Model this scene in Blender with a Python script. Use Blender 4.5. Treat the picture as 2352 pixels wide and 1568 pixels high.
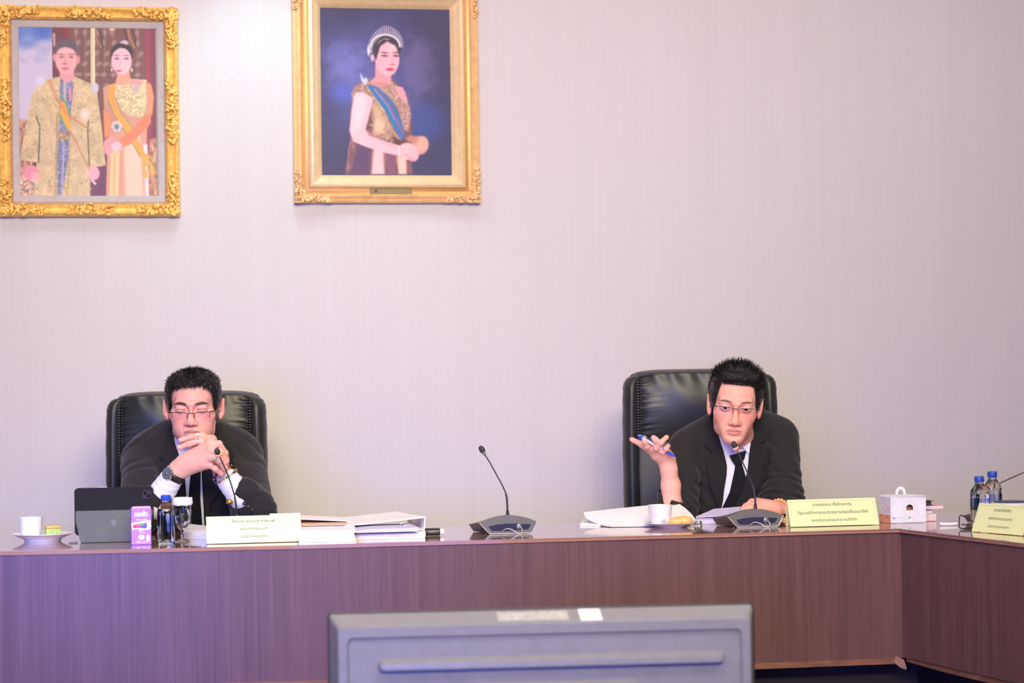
import bpy, bmesh, math, random
import numpy as np
from mathutils import Vector, Matrix
from mathutils.bvhtree import BVHTree

for o in list(bpy.data.objects):
    bpy.data.objects.remove(o)
SC = bpy.context.scene
COL = SC.collection
PI = math.pi

# ------------------------------------------------------------------ camera
F = 5000.0                     # focal length in pixels of the 2352 wide frame
YAW, PITCH, ROLL = math.radians(10), math.radians(1.066), math.radians(0.84)
CAM = Vector((0, 0, 1.20))
FH = Vector((math.sin(YAW), math.cos(YAW), 0))
R0 = Vector((math.cos(YAW), -math.sin(YAW), 0))
FWD = (FH * math.cos(PITCH) + Vector((0, 0, math.sin(PITCH)))).normalized()
U0 = R0.cross(FWD)
RT = R0 * math.cos(ROLL) - U0 * math.sin(ROLL)
UP = R0 * math.sin(ROLL) + U0 * math.cos(ROLL)
cd = bpy.data.cameras.new('camera'); cam = bpy.data.objects.new('camera', cd); COL.objects.link(cam)
M3 = Matrix((RT, UP, -FWD)).transposed()
cam.matrix_world = Matrix.Translation(CAM) @ M3.to_4x4()
cd.sensor_width = 36; cd.sensor_fit = 'HORIZONTAL'; cd.lens = 36 * F / 2352
cd.dof.use_dof = True; cd.dof.focus_distance = 6.75; cd.dof.aperture_fstop = 3.2
cd.clip_end = 60
SC.camera = cam

# ------------------------------------------------------------------ world, exposure, lights
W = bpy.data.worlds.new('World'); SC.world = W; W.use_nodes = True
W.node_tree.nodes['Background'].inputs[0].default_value = (.9, .85, 1, 1)
W.node_tree.nodes['Background'].inputs[1].default_value = 0.3
SC.view_settings.view_transform = 'Standard'; SC.view_settings.look = 'None'
SC.view_settings.gamma = 1; SC.view_settings.use_curve_mapping = False
SC.view_settings.exposure = 0.0
SC.cycles.use_denoising = True
SC.cycles.max_bounces = 7; SC.cycles.transparent_max_bounces = 12
SC.cycles.sample_clamp_indirect = 6

def area(name, loc, tgt, sx, sy, e, col, spread=180):
    l = bpy.data.lights.new(name, 'AREA'); l.spread = math.radians(spread); l.shape = 'RECTANGLE'; l.size = sx; l.size_y = sy
    l.energy = e; l.color = col
    o = bpy.data.objects.new(name, l); COL.objects.link(o); o.location = loc
    o.rotation_euler = (Vector(tgt) - Vector(loc)).to_track_quat('-Z', 'Y').to_euler()
    return o
def spot(name, loc, tgt, ang, e, col, r=.05, blend=.6):
    l = bpy.data.lights.new(name, 'SPOT'); l.spot_size = math.radians(ang); l.spot_blend = blend
    l.energy = e; l.color = col; l.shadow_soft_size = r
    o = bpy.data.objects.new(name, l); COL.objects.link(o); o.location = loc
    o.rotation_euler = (Vector(tgt) - Vector(loc)).to_track_quat('-Z', 'Y').to_euler()
    return o
area('ceiling_light_over_table', (1.3, 7.0, 3.13), (1.3, 7.05, .7), 5.5, .30, 23, (.95, .80, 1))
area('ceiling_light_front', (.9, 3.4, 3.13), (.9, 6.9, 1.0), 4.0, 1.2, 74, (1, .94, .82), 120)
area('ceiling_light_rear', (.3, .3, 3.1), (.9, 8.0, 1.45), 2.6, 1.0, 86, (1, .87, .56), 70)
area('blue_fill_rear', (-1.2, -1.4, 1.1), (.6, 5.0, .40), 3.0, 1.0, 38, (.13, .18, 1), 50)  # added blue fill behind the camera, tints the television back and table front
area('blue_fill_left', (-.75, 4.95, 1.40), (-.35, 6.17, .55), 1.4, .3, 7, (.10, .26, 1), 62)  # added unseen blue fill aimed down at the left of the front panel
spot('blue_downlight', (.45, 7.38, 3.1), (.52, 7.97, 1.9), 70, 28, (.46, .95, 1), .05, .9)

# ------------------------------------------------------------------ helpers
def ray(px, py):
    return RT * ((px - 1176) / F) + UP * ((784 - py) / F) + FWD
def at_z(px, py, z):
    r = ray(px, py); return CAM + r * ((z - CAM.z) / r.z)
def at_y(px, py, y):
    r = ray(px, py); return CAM + r * (y / r.y)
def T(px, py): return at_z(px, py, .75)
def v(px, py, d):
    """point seen at (px, py) at horizontal distance d, in room axes turned by the camera's yaw"""
    r = ray(px, py); p = CAM + r * (d / r.dot(FH))
    return np.array((p.dot(R0), d, p.z))
VROT = Matrix.Rotation(-YAW, 4, 'Z')

def srgb(r, g, b):
    f = lambda c: (c / 255 / 12.92) if c / 255 <= .04045 else ((c / 255 + .055) / 1.055) ** 2.4
    return (f(r), f(g), f(b))
def lin(a):
    a = np.asarray(a, float) / 255
    return np.where(a <= .04045, a / 12.92, ((a + .055) / 1.055) ** 2.4)

MATS = {}
def mat(name, col=(.8, .8, .8), rough=.5, metal=0, spec=.5, noise=None, bump=None, sheen=0, coat=0, vcol=False,
        trans=0, ior=1.45, sss=0, emit=None, alpha=1):
    """noise=(scale xyz, amount, detail); bump=(scale xyz, strength)"""
    if name in MATS: return MATS[name]
    m = bpy.data.materials.new(name); m.use_nodes = True; nt = m.node_tree; N = nt.nodes; L = nt.links
    b = N['Principled BSDF']
    b.inputs['Base Color'].default_value = (*col, 1); b.inputs['Roughness'].default_value = rough
    b.inputs['Metallic'].default_value = metal; b.inputs['Specular IOR Level'].default_value = spec
    b.inputs['IOR'].default_value = ior; b.inputs['Transmission Weight'].default_value = trans
    b.inputs['Sheen Weight'].default_value = sheen; b.inputs['Coat Weight'].default_value = coat
    b.inputs['Coat Roughness'].default_value = .1
    b.inputs['Alpha'].default_value = alpha
    if sss:
        b.inputs['Subsurface Weight'].default_value = sss
        b.inputs['Subsurface Radius'].default_value = (.012, .005, .003); b.inputs['Subsurface Scale'].default_value = 1
    if emit:
        b.inputs['Emission Color'].default_value = (*emit[0], 1); b.inputs['Emission Strength'].default_value = emit[1]
    tc = N.new('ShaderNodeTexCoord')
    src = None
    if vcol:
        a = N.new('ShaderNodeAttribute'); a.attribute_name = 'Col'; src = a.outputs['Color']
        L.new(src, b.inputs['Base Color'])
    if noise is None and not vcol: noise = ((40, 40, 40), .06, 2)
    if noise:
        mp = N.new('ShaderNodeMapping'); mp.inputs['Scale'].default_value = noise[0]
        nz = N.new('ShaderNodeTexNoise'); nz.inputs['Scale'].default_value = 1; nz.inputs['Detail'].default_value = noise[2]
        L.new(tc.outputs['Object'], mp.inputs[0]); L.new(mp.outputs[0], nz.inputs[0])
        mr = N.new('ShaderNodeMapRange'); mr.inputs['From Min'].default_value = .3; mr.inputs['From Max'].default_value = .7
        mr.inputs['To Min'].default_value = 1 - noise[1]; mr.inputs['To Max'].default_value = 1 + noise[1]
        L.new(nz.outputs[0], mr.inputs[0])
        mx = N.new('ShaderNodeVectorMath'); mx.operation = 'SCALE'
        mx.inputs[0].default_value = col
        if src: L.new(src, mx.inputs[0])
        L.new(mr.outputs[0], mx.inputs['Scale']); L.new(mx.outputs[0], b.inputs['Base Color'])
    if bump:
        mp = N.new('ShaderNodeMapping'); mp.inputs['Scale'].default_value = bump[0]
        nz = N.new('ShaderNodeTexNoise'); nz.inputs['Scale'].default_value = 1; nz.inputs['Detail'].default_value = 3
        bp = N.new('ShaderNodeBump'); bp.inputs['Strength'].default_value = bump[1]; bp.inputs['Distance'].default_value = bump[2] if len(bump) > 2 else .002
        L.new(tc.outputs['Object'], mp.inputs[0]); L.new(mp.outputs[0], nz.inputs[0])
        L.new(nz.outputs[0], bp.inputs['Height']); L.new(bp.outputs[0], b.inputs['Normal'])
    MATS[name] = m
    return m
def thin_glass(name, tint=(1, 1, 1), gloss=1.0):
    if name in MATS: return MATS[name]
    m = bpy.data.materials.new(name); m.use_nodes = True; nt = m.node_tree; N = nt.nodes; L = nt.links
    N.remove(N['Principled BSDF']); o = N['Material Output']
    t = N.new('ShaderNodeBsdfTransparent'); t.inputs[0].default_value = (*tint, 1)
    g = N.new('ShaderNodeBsdfGlossy'); g.inputs['Roughness'].default_value = .05
    fr = N.new('ShaderNodeFresnel'); fr.inputs[0].default_value = 1.45
    ad = N.new('ShaderNodeMath'); ad.operation = 'MULTIPLY'; ad.inputs[1].default_value = gloss
    mx = N.new('ShaderNodeMixShader'); L.new(fr.outputs[0], ad.inputs[0]); L.new(ad.outputs[0], mx.inputs[0])
    L.new(t.outputs[0], mx.inputs[1]); L.new(g.outputs[0], mx.inputs[2]); L.new(mx.outputs[0], o.inputs[0])
    MATS[name] = m; return m

def props(o, label=None, cat=None, group=None, kind=None):
    if label: o['label'] = label
    if cat: o['category'] = cat
    if group: o['group'] = group
    if kind: o['kind'] = kind
    return o
def thing(name, loc, rotz=0, label=None, cat=None, group=None):
    o = bpy.data.objects.new(name, None); COL.objects.link(o); o.location = loc; o.rotation_euler = (0, 0, rotz)
    o.empty_display_size = .05
    return props(o, label, cat, group)
def link(name, me, m, parent=None, smooth=False):
    o = bpy.data.objects.new(name, me); COL.objects.link(o)
    if m: me.materials.append(m)
    if parent is not None: o.parent = parent
    if smooth is True: me.shade_smooth()
    elif smooth: 
        me.shade_smooth(); me.set_sharp_from_angle(angle=math.radians(smooth))
    return o
def vmesh(name, V, Fc, m, parent=None, smooth=True, off=(0, 0, 0)):
    me = bpy.data.meshes.new(name); V = np.asarray(V, float) - np.asarray(off)
    me.from_pydata(V.tolist(), [], Fc.tolist() if hasattr(Fc, 'tolist') else Fc); me.update()
    return link(name, me, m, parent, smooth)

class MB:
    """collects shapes for one mesh"""
    def __init__(s): s.bm = bmesh.new()
    def _add(s, V, Fc, M=None):
        vs = [s.bm.verts.new(M @ Vector(p) if M else Vector(p)) for p in V]
        out = []
        for f in Fc:
            try: out.append(s.bm.faces.new([vs[i] for i in f]))
            except ValueError: pass
        return vs, out
    def box(s, c, size, rot=None, bev=0, seg=2, M=None):
        x, y, z = [a / 2 for a in size]
        V = [(i, j, k) for i in (-x, x) for j in (-y, y) for k in (-z, z)]
        Fc = [(0, 1, 3, 2), (4, 6, 7, 5), (0, 4, 5, 1), (2, 3, 7, 6), (0, 2, 6, 4), (1, 5, 7, 3)]
        Mt = Matrix.Translation(c)
        if rot is not None: Mt = Mt @ (rot.to_4x4() if hasattr(rot, 'to_4x4') else Matrix.Rotation(rot, 4, 'Z'))
        if M is not None: Mt = M @ Mt
        vs, fs = s._add(V, Fc, Mt)
        if bev:
            es = list({e for f in fs for e in f.edges})
            bmesh.ops.bevel(s.bm, geom=es, offset=bev, segments=seg, affect='EDGES', profile=.5)
        return s
    def lathe(s, prof, n=32, M=None, c=(0, 0, 0), close=True, sq=None):
        """prof: (r, z) list; sq: squareness exponent"""
        V, Fc = [], []
        for r, z in prof:
            for i in range(n):
                a = 2 * PI * i / n; ca, sa = math.cos(a), math.sin(a)
                if sq:
                    q = (abs(ca) ** sq + abs(sa) ** sq) ** (-1 / sq); ca, sa = ca * q, sa * q
                V.append((c[0] + r * ca, c[1] + r * sa, c[2] + z))
        for j in range(len(prof) - 1):
            for i in range(n):
                k = (i + 1) % n; Fc.append((j * n + i, j * n + k, (j + 1) * n + k, (j + 1) * n + i))
        if close:
            Fc.append(tuple(range(n - 1, -1, -1))); Fc.append(tuple((len(prof) - 1) * n + i for i in range(n)))
        s._add(V, Fc, M); return s
    def ball(s, c, r, n=12, m=8, M=None, rot=None):
        r = (r, r, r) if not hasattr(r, '__len__') else r
        V, Fc = [(0, 0, -1)], []
        for j in range(1, m):
            t = -PI / 2 + PI * j / m
            for i in range(n):
                a = 2 * PI * i / n; V.append((math.cos(t) * math.cos(a), math.cos(t) * math.sin(a), math.sin(t)))
        V.append((0, 0, 1))
        for i in range(n): Fc.append((0, 1 + (i + 1) % n, 1 + i))
        for j in range(m - 2):
            for i in range(n):
                a, b = 1 + j * n + i, 1 + j * n + (i + 1) % n; Fc.append((a, b, b + n, a + n))
        e = len(V) - 1
        for i in range(n): Fc.append((e, e - n + i, e - n + (i + 1) % n))
        Mt = Matrix.Translation(c)
        if rot is not None: Mt = Mt @ rot.to_4x4()
        Mt = Mt @ Matrix.Diagonal((*r, 1))
        if M is not None: Mt = M @ Mt
        s._add(V, Fc, Mt); return s
    def tube(s, pts, rad, n=8, cap=True, M=None, flat=None):
        pts = [Vector(p) for p in pts]; k = len(pts)
        rad = [rad] * k if not hasattr(rad, '__len__') else rad
        up = None; V, Fc = [], []
        for j in range(k):
            t = (pts[min(j + 1, k - 1)] - pts[max(j - 1, 0)]).normalized()
            if up is None:
                up = Vector((0, 0, 1)) if abs(t.z) < .9 else Vector((1, 0, 0))
                if flat is not None: up = Vector(flat)
            a = t.cross(up).normalized(); up2 = a.cross(t).normalized(); up = up2
            for i in range(n):
                w = 2 * PI * i / n; V.append(pts[j] + (a * math.cos(w) + up2 * math.sin(w)) * rad[j])
        for j in range(k - 1):
            for i in range(n):
                q = (i + 1) % n; Fc.append((j * n + i, (j + 1) * n + i, (j + 1) * n + q, j * n + q))
        if cap: Fc.append(tuple(range(n))); Fc.append(tuple((k - 1) * n + i for i in range(n - 1, -1, -1)))
        s._add(V, Fc, M); return s
    def prism(s, poly, a, b, axis='y', M=None, bev=0):
        """poly in the two other axes, extruded from a to b"""
        n = len(poly)
        def P(q, h):
            if axis == 'y': return (q[0], h, q[1])
            if axis == 'z': return (q[0], q[1], h)
            return (h, q[0], q[1])
        V = [P(q, a) for q in poly] + [P(q, b) for q in poly]
        Fc = [tuple(range(n)), tuple(range(2 * n - 1, n - 1, -1))] + [(i, n + i, n + (i + 1) % n, (i + 1) % n) for i in range(n)]
        vs, fs = s._add(V, Fc, M)
        if bev:
            es = list({e for f in fs[:2] for e in f.edges})
            bmesh.ops.bevel(s.bm, geom=es, offset=bev, segments=2, affect='EDGES')
        return s
    def strip(s, A, B, th=0, M=None):
        """sheet between two polylines, thickness th down its normal"""
        n = len(A); V = list(A) + list(B); Fc = [(i, i + 1, n + i + 1, n + i) for i in range(n - 1)]
        s._add(V, Fc, M); return s
    def build(s, name, m, parent=None, smooth=False):
        bmesh.ops.recalc_face_normals(s.bm, faces=s.bm.faces)
        me = bpy.data.meshes.new(name); s.bm.to_mesh(me); s.bm.free()
        return link(name, me, m, parent, smooth)

def smooth_path(pts, n=6):
    """Catmull-Rom through pts"""
    P = [np.array(p, float) for p in pts]; P = [2 * P[0] - P[1]] + P + [2 * P[-1] - P[-2]]; out = []
    for i in range(1, len(P) - 2):
        for k in range(n):
            t = k / n; a, b, c, d = P[i - 1:i + 3]
            out.append(.5 * (2 * b + (c - a) * t + (2 * a - 5 * b + 4 * c - d) * t * t + (3 * b - a - 3 * c + d) * t ** 3))
    out.append(P[-2]); return out

def text(body, size, m, parent, M, align='CENTER', name='lettering', ext=.0002, bold=0):
    c = bpy.data.curves.new(name, 'FONT'); c.body = body; c.size = size; c.align_x = align; c.align_y = 'CENTER'
    c.extrude = ext; c.offset = bold; c.resolution_u = 2
    t = bpy.data.objects.new('tmp', c); COL.objects.link(t)
    dg = bpy.context.evaluated_depsgraph_get(); me = bpy.data.meshes.new_from_object(t.evaluated_get(dg))
    bpy.data.objects.remove(t); me.name = name
    me.transform(M); me.materials.clear()
    return link(name, me, m, parent)

# ------------------------------------------------------------------ materials
def wall_material():
    m = bpy.data.materials.new('wallpaper'); m.use_nodes = True; nt = m.node_tree; N = nt.nodes; L = nt.links
    b = N['Principled BSDF']; b.inputs['Roughness'].default_value = .75; b.inputs['Specular IOR Level'].default_value = .25
    tc = N.new('ShaderNodeTexCoord')
    def nz(scale, det=2):
        mp = N.new('ShaderNodeMapping'); mp.inputs['Scale'].default_value = scale
        n = N.new('ShaderNodeTexNoise'); n.inputs['Scale'].default_value = 1; n.inputs['Detail'].default_value = det
        L.new(tc.outputs['Object'], mp.inputs[0]); L.new(mp.outputs[0], n.inputs[0]); return n.outputs[0]
    def mr(a, lo, hi, f0=.3, f1=.7):
        r = N.new('ShaderNodeMapRange'); L.new(a, r.inputs[0]); r.inputs[1].default_value = f0; r.inputs[2].default_value = f1
        r.inputs[3].default_value = lo; r.inputs[4].default_value = hi; return r.outputs[0]
    def mul(a, c):
        q = N.new('ShaderNodeMath'); q.operation = 'MULTIPLY'; L.new(a, q.inputs[0]); L.new(c, q.inputs[1]); return q.outputs[0]
    stripes = mr(nz((75, 1, .25), 2), .98, 1.018)
    fine = mr(nz((240, 1, 160), 1), .975, 1.025)
    broad = mr(nz((9, 1, .12), 2), .988, 1.012)
    k = mul(mul(stripes, fine), broad)
    s = N.new('ShaderNodeVectorMath'); s.operation = 'SCALE'; s.inputs[0].default_value = (.66, .60, .61); L.new(k, s.inputs['Scale'])
    L.new(s.outputs[0], b.inputs['Base Color'])
    bp = N.new('ShaderNodeBump'); bp.inputs['Strength'].default_value = .25; bp.inputs['Distance'].default_value = .002
    L.new(nz((300, 1, 200), 2), bp.inputs['Height']); L.new(bp.outputs[0], b.inputs['Normal'])
    return m
def wood_material(name, c1, c2, rough, sc=(60, 60, 2.2), spec=.5, coat=0):
    m = bpy.data.materials.new(name); m.use_nodes = True; nt = m.node_tree; N = nt.nodes; L = nt.links
    b = N['Principled BSDF']; b.inputs['Roughness'].default_value = rough; b.inputs['Specular IOR Level'].default_value = spec
    b.inputs['Coat Weight'].default_value = coat; b.inputs['Coat Roughness'].default_value = .04
    tc = N.new('ShaderNodeTexCoord')
    def nz(scale, det, dist=0):
        mp = N.new('ShaderNodeMapping'); mp.inputs['Scale'].default_value = scale
        n = N.new('ShaderNodeTexNoise'); n.inputs['Scale'].default_value = 1; n.inputs['Detail'].default_value = det; n.inputs['Distortion'].default_value = dist
        L.new(tc.outputs['Object'], mp.inputs[0]); L.new(mp.outputs[0], n.inputs[0]); return n.outputs[0]
    a = nz(sc, 5, .4); c = nz((sc[0] * .16, sc[1] * .16, sc[2] * .6), 3)
    ad = N.new('ShaderNodeMath'); ad.operation = 'MULTIPLY_ADD'; L.new(a, ad.inputs[0]); ad.inputs[1].default_value = .6
    hf = N.new('ShaderNodeMath'); hf.operation = 'MULTIPLY'; L.new(c, hf.inputs[0]); hf.inputs[1].default_value = .5; L.new(hf.outputs[0], ad.inputs[2])
    cr = N.new('ShaderNodeValToRGB'); cr.color_ramp.elements[0].position = .38; cr.color_ramp.elements[1].position = .70
    cr.color_ramp.elements[0].color = (*c1, 1); cr.color_ramp.elements[1].color = (*c2, 1)
    L.new(ad.outputs[0], cr.inputs[0]); L.new(cr.outputs[0], b.inputs['Base Color'])
    return m

WALL = wall_material()
PAINT = mat('ceiling_paint', (.75, .74, .74), .9)
CARPET = mat('carpet', (.10, .085, .08), .95, bump=((400, 400, 400), .5))
WOOD = wood_material('walnut_panel', (.105, .046, .045), (.165, .076, .070), .36, (170, 170, 2.6))
WOODTOP = wood_material('walnut_top', (.34, .155, .105), (.48, .25, .17), .10, (2.2, 60, 60), .8, .75)
WOODTRIM = mat('worn_trim', (.22, .095, .06), .35, noise=((12, 12, 40), .35, 4))
DARKWOOD = mat('kick_board', (.018, .012, .018), .6)
PAPER = mat('paper', (.93, .91, .93), .7)
PAPERWARM = mat('paper_warm', (.94, .88, .86), .7)
GREEN = mat('yellow_green_card', (.80, .82, .43), .6, noise=((20, 20, 20), .01, 1))
INK = mat('grey_ink', (.16, .18, .12), .8)
GOLD1 = mat('bright_gilding', (.98, .61, .17), .34, .22, noise=((60, 60, 60), .25, 4), bump=((90, 90, 90), .35, .004))
GOLD2 = mat('antique_gilding', (.93, .60, .29), .42, .25, noise=((30, 30, 30), .12, 3))
GOLD2D = mat('dark_gilding', (.42, .20, .06), .45, .4)
CERAMIC = mat('white_ceramic', (.86, .82, .84), .18, coat=.4)
BLACKPL = mat('black_plastic', (.02, .02, .022), .38)
GREYPL = mat('grey_plastic', (.14, .136, .13), .42)
SILVER = mat('silver_edge', (.62, .58, .60), .3, .3)
SCREEN = mat('dark_panel', (.03, .03, .07), .25)
CHROME = mat('chrome', (.75, .75, .77), .12, 1)
CLEAR = mat('clear_plastic', (.96, .97, 1), .05, trans=1, ior=1.33)
BLUECAP = mat('blue_cap', (.03, .07, .42), .35)
LEATHER = mat('black_leather', (.022, .022, .021), .40, bump=((160, 160, 160), .18, .001), noise=((6, 6, 6), .12, 3))
LEATHERM = mat('black_leather_back', (.075, .072, .066), .6, bump=((160, 160, 160), .12, .001))

# ------------------------------------------------------------------ room
WY = 8.0
def sbox(name, c, size, m, parent=None, **k):
    b = MB(); b.box((0, 0, 0), size, **k); o = b.build(name, m, parent); o.location = c
    if parent is None: o['kind'] = 'structure'
    return o
sbox('wall_back', (1.0, WY + .06, 1.6), (8.4, .12, 3.3), WALL)
sbox('wall_left', (-3.26, 3.2, 1.6), (.12, 9.84, 3.3), PAINT)
sbox('wall_right', (5.26, 3.2, 1.6), (.12, 9.84, 3.3), PAINT)
sbox('wall_front', (1.0, -1.72, 1.6), (8.4, .12, 3.3), PAINT)
sbox('floor', (1.0, 3.2, -.06), (8.64, 9.96, .12), CARPET)
sbox('ceiling', (1.0, 3.2, 3.31), (8.64, 9.96, .12), PAINT)
sbox('baseboard_back', (1.0, WY - .008, .05), (8.4, .016, .10), DARKWOOD, bev=.003)

# ------------------------------------------------------------------ conference table (U shape)
YT = 6.155
cor = T(2066, 1213.5)                    # inner corner of the U
YT = cor.y
endp = T(2352, 1247)
adir = (endp - cor).normalized()       # edge of the side arm, running towards the camera
LX = -2.6
TOPTH = .011
arm_end = cor + adir * 2.7
nrm = Vector((-adir.y, adir.x, 0));  nrm = nrm if nrm.x > 0 else -nrm
o1 = arm_end + nrm * .65
bk = YT + .65
tt = (bk - o1.y) / adir.y
o2 = o1 + adir * tt
CURVE = [(LX, YT + .40), (-1.20, YT + .19), (-.36, YT + .065), (.06, YT + .018), (.45, YT)]
top_poly = CURVE + [(cor.x, cor.y), (arm_end.x, arm_end.y), (o1.x, o1.y), (o2.x, bk), (.45, bk), (-.36, bk + .065), (LX, bk + .40)]
tb = thing('conference_table', (.4, YT + .3, 0), 0, 'long dark walnut conference table with a side arm turning towards the viewer on the right', 'table')
TO = Vector((.4, YT + .3, 0))
def loc(poly): return [(p[0] - TO.x, p[1] - TO.y) for p in poly]
b = MB(); b.prism(loc(top_poly), .75 - TOPTH, .75, 'z', bev=.003); b.build('tabletop', WOODTOP, tb)
def vert_panel(name, a, c, z0, z1, th, m, parent, out=0.0, side=1):
    """board standing between plan points a and c"""
    a, c = Vector((a[0], a[1], 0)), Vector((c[0], c[1], 0)); d = c - a; L = d.length; ang = math.atan2(d.y, d.x)
    b = MB(); b.box((0, 0, 0), (L, th, z1 - z0), bev=.0015, seg=1)
    n = Vector((-d.y, d.x, 0)).normalized() * side
    o = b.build(name, m, parent); mid = (a + c) / 2 + n * (th / 2 + out)
    o.location = Vector((mid.x, mid.y, (z0 + z1) / 2)) - TO; o.rotation_euler = (0, 0, ang); return o
ZP = .368
def curved_board(name, pts, z0, z1, th, m, out):
    b = MB(); P = [Vector((p[0], p[1] + out, 0)) - Vector((TO.x, TO.y, 0)) for p in pts]; n = len(P)
    V = [(p.x, p.y + q, z) for p in P for q, z in ((0, z0), (0, z1), (th, z1), (th, z0))]
    Fc = [(i * 4 + k, i * 4 + (k + 1) % 4, i * 4 + 4 + (k + 1) % 4, i * 4 + 4 + k) for i in range(n - 1) for k in range(4)] + [(0, 1, 2, 3), (n * 4 - 1, n * 4 - 2, n * 4 - 3, n * 4 - 4)]
    b._add(V, Fc); return b.build(name, m, tb, 30)
FC = [tuple(p[:2]) for p in smooth_path([(p[0], p[1], 0) for p in CURVE], 6)] if False else CURVE
curved_board('front_panel', FC + [(cor.x + .02, YT)], ZP, .75 - TOPTH, .02, WOOD, .004)
half = cor + adir * .42
st = cor - adir * .02
vert_panel('front_panel', (half.x, half.y), (st.x, st.y), ZP, .75 - TOPTH, .02, WOOD, tb, .006, -1)
vert_panel('front_panel', (arm_end.x, arm_end.y), (half.x, half.y), ZP, .75 - TOPTH, .02, WOOD, tb, .0055, -1)
# trim rail at the foot of the panels, worn and lifting at the corner
def rail(p0, p1, wav, name='trim_rail'):
    p0, p1 = Vector((p0[0], p0[1], 0)), Vector((p1[0], p1[1], 0)); n = 60; d = (p1 - p0); nn = Vector((-d.y, d.x, 0)).normalized()
    b = MB(); V = []; Fc = []
    for i in range(n + 1):
        t = i / n; p = p0 + d * t; z = ZP + wav(t)
        for q, w in ((.0, .011), (.0, -.006), (.026, -.010), (.026, .008)):
            V.append((p.x - TO.x + nn.x * q, p.y - TO.y + nn.y * q, z + w))
    for i in range(n):
        for k in range(4): Fc.append((i * 4 + k, i * 4 + (k + 1) % 4, i * 4 + 4 + (k + 1) % 4, i * 4 + 4 + k))
    Fc += [(0, 1, 2, 3), (n * 4 + 3, n * 4 + 2, n * 4 + 1, n * 4)]
    b._add(V, Fc); return b.build(name, WOODTRIM, tb, 30)
curved_board('trim_rail', CURVE + [(cor.x - .01, YT)], ZP - .016, ZP + .001, .024, WOODTRIM, -.003)
rail((cor.x + .012, cor.y - .004), (arm_end.x, arm_end.y), lambda t: -.004 - .006 * math.sin(t * 12))
b = MB(); cz = ZP
b.prism([(-.028, -.002), (-.020, .016), (.004, .004), (.012, -.018), (.010, -.026), (-.006, -.020)], -.006, .0, 'y')
ch = b.build('loose_trim_end', mat('trim_chip', (.32, .17, .14), .4), tb); ch.location = Vector((cor.x, YT - .001, ZP - .008)) - TO
# kick board set back below, supports
curved_board('kick_board', CURVE + [(cor.x + .10, YT)], 0, ZP + .02, .02, DARKWOOD, .10)
ka = cor + nrm * .10 + Vector((0, .0, 0)); kb = arm_end + nrm * .10
vert_panel('kick_board', (kb.x, kb.y), (ka.x - adir.x * .12, ka.y - adir.y * .12), 0, ZP + .02, .02, DARKWOOD, tb, 0, -1)
for x in (-2.4, -.9, 1.3, 3.0):
    o = sbox('support_panel', Vector((x, YT + .4, .36)) - TO, (.03, .40, .72), DARKWOOD, tb)

# ------------------------------------------------------------------ television seen from behind
d0, d1 = 4.62, 4.70
def W2(px, py, d):
    r = ray(px, py); return CAM + r * (d / r.dot(FH))
tl, tr = W2(752, 1413, d0), W2(1731, 1381, d1)
zt = (tl.z + tr.z) / 2
tvw = (Vector((tr.x, tr.y, 0)) - Vector((tl.x, tl.y, 0))).length
tvr = math.atan2(tr.y - tl.y, tr.x - tl.x)
mid = (tl + tr) / 2
TVB = mat('tv_plastic', (.25, .24, .25), .34); TVT = mat('tv_edge', (.085, .082, .07), .30)
tv = thing('television', (mid.x, mid.y, 0), tvr, 'large flat television seen from behind in the foreground, facing the long table', 'television')
H = .52; dep = .055
b = MB(); w = tvw / 2
def rr(w, h0, h1, r, n=6):
    out = []
    for cx, cz, a0 in ((w - r, h1 - r, 0), (-w + r, h1 - r, PI / 2), (-w + r, h0 + r, PI), (w - r, h0 + r, 1.5 * PI)):
        for i in range(n + 1):
            a = a0 + PI / 2 * i / n; out.append((cx + r * math.cos(a), cz + r * math.sin(a)))
    return out
def loft(name, secs, m, parent, capa=True, capb=True, smooth=25):
    """secs: list of (poly, y)"""
    b = MB(); n = len(secs[0][0]); V = [(p[0], y, p[1]) for poly, y in secs for p in poly]; Fc = []
    for j in range(len(secs) - 1):
        for i in range(n): Fc.append((j * n + i, j * n + (i + 1) % n, (j + 1) * n + (i + 1) % n, (j + 1) * n + i))
    if capa: Fc.append(tuple(range(n)))
    if capb: Fc.append(tuple((len(secs) - 1) * n + i for i in range(n)))
    b._add(V, Fc); return b.build(name, m, parent, smooth)
z0, z1 = zt - H, zt
loft('screen_bezel', [(rr(w, z0, z1, .008), .028), (rr(w, z0, z1, .008), .0), (rr(w - .004, z0, z1 - .003, .008), -.003)], BLACKPL, tv, smooth=40)
loft('back_cover', [(rr(w - .003, z0, z1 - .002, .008), -.003), (rr(w - .020, z0 + .02, z1 - .021, .012), -.066), (rr(w - .023, z0 + .02, z1 - .025, .012), -.070),
                    (rr(w - .040, z0 + .03, z1 - .045, .012), -.070), (rr(w - .044, z0 + .03, z1 - .049, .012), -.063)], TVB, tv, capa=False, smooth=20)
b = MB(); b.box((0, .0285, (z0 + z1) / 2), (tvw - .02, .001, H - .02)); b.build('screen', mat('tv_screen', (.02, .02, .03), .1, emit=((.14, .22, 1), 2.5)), tv)
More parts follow.
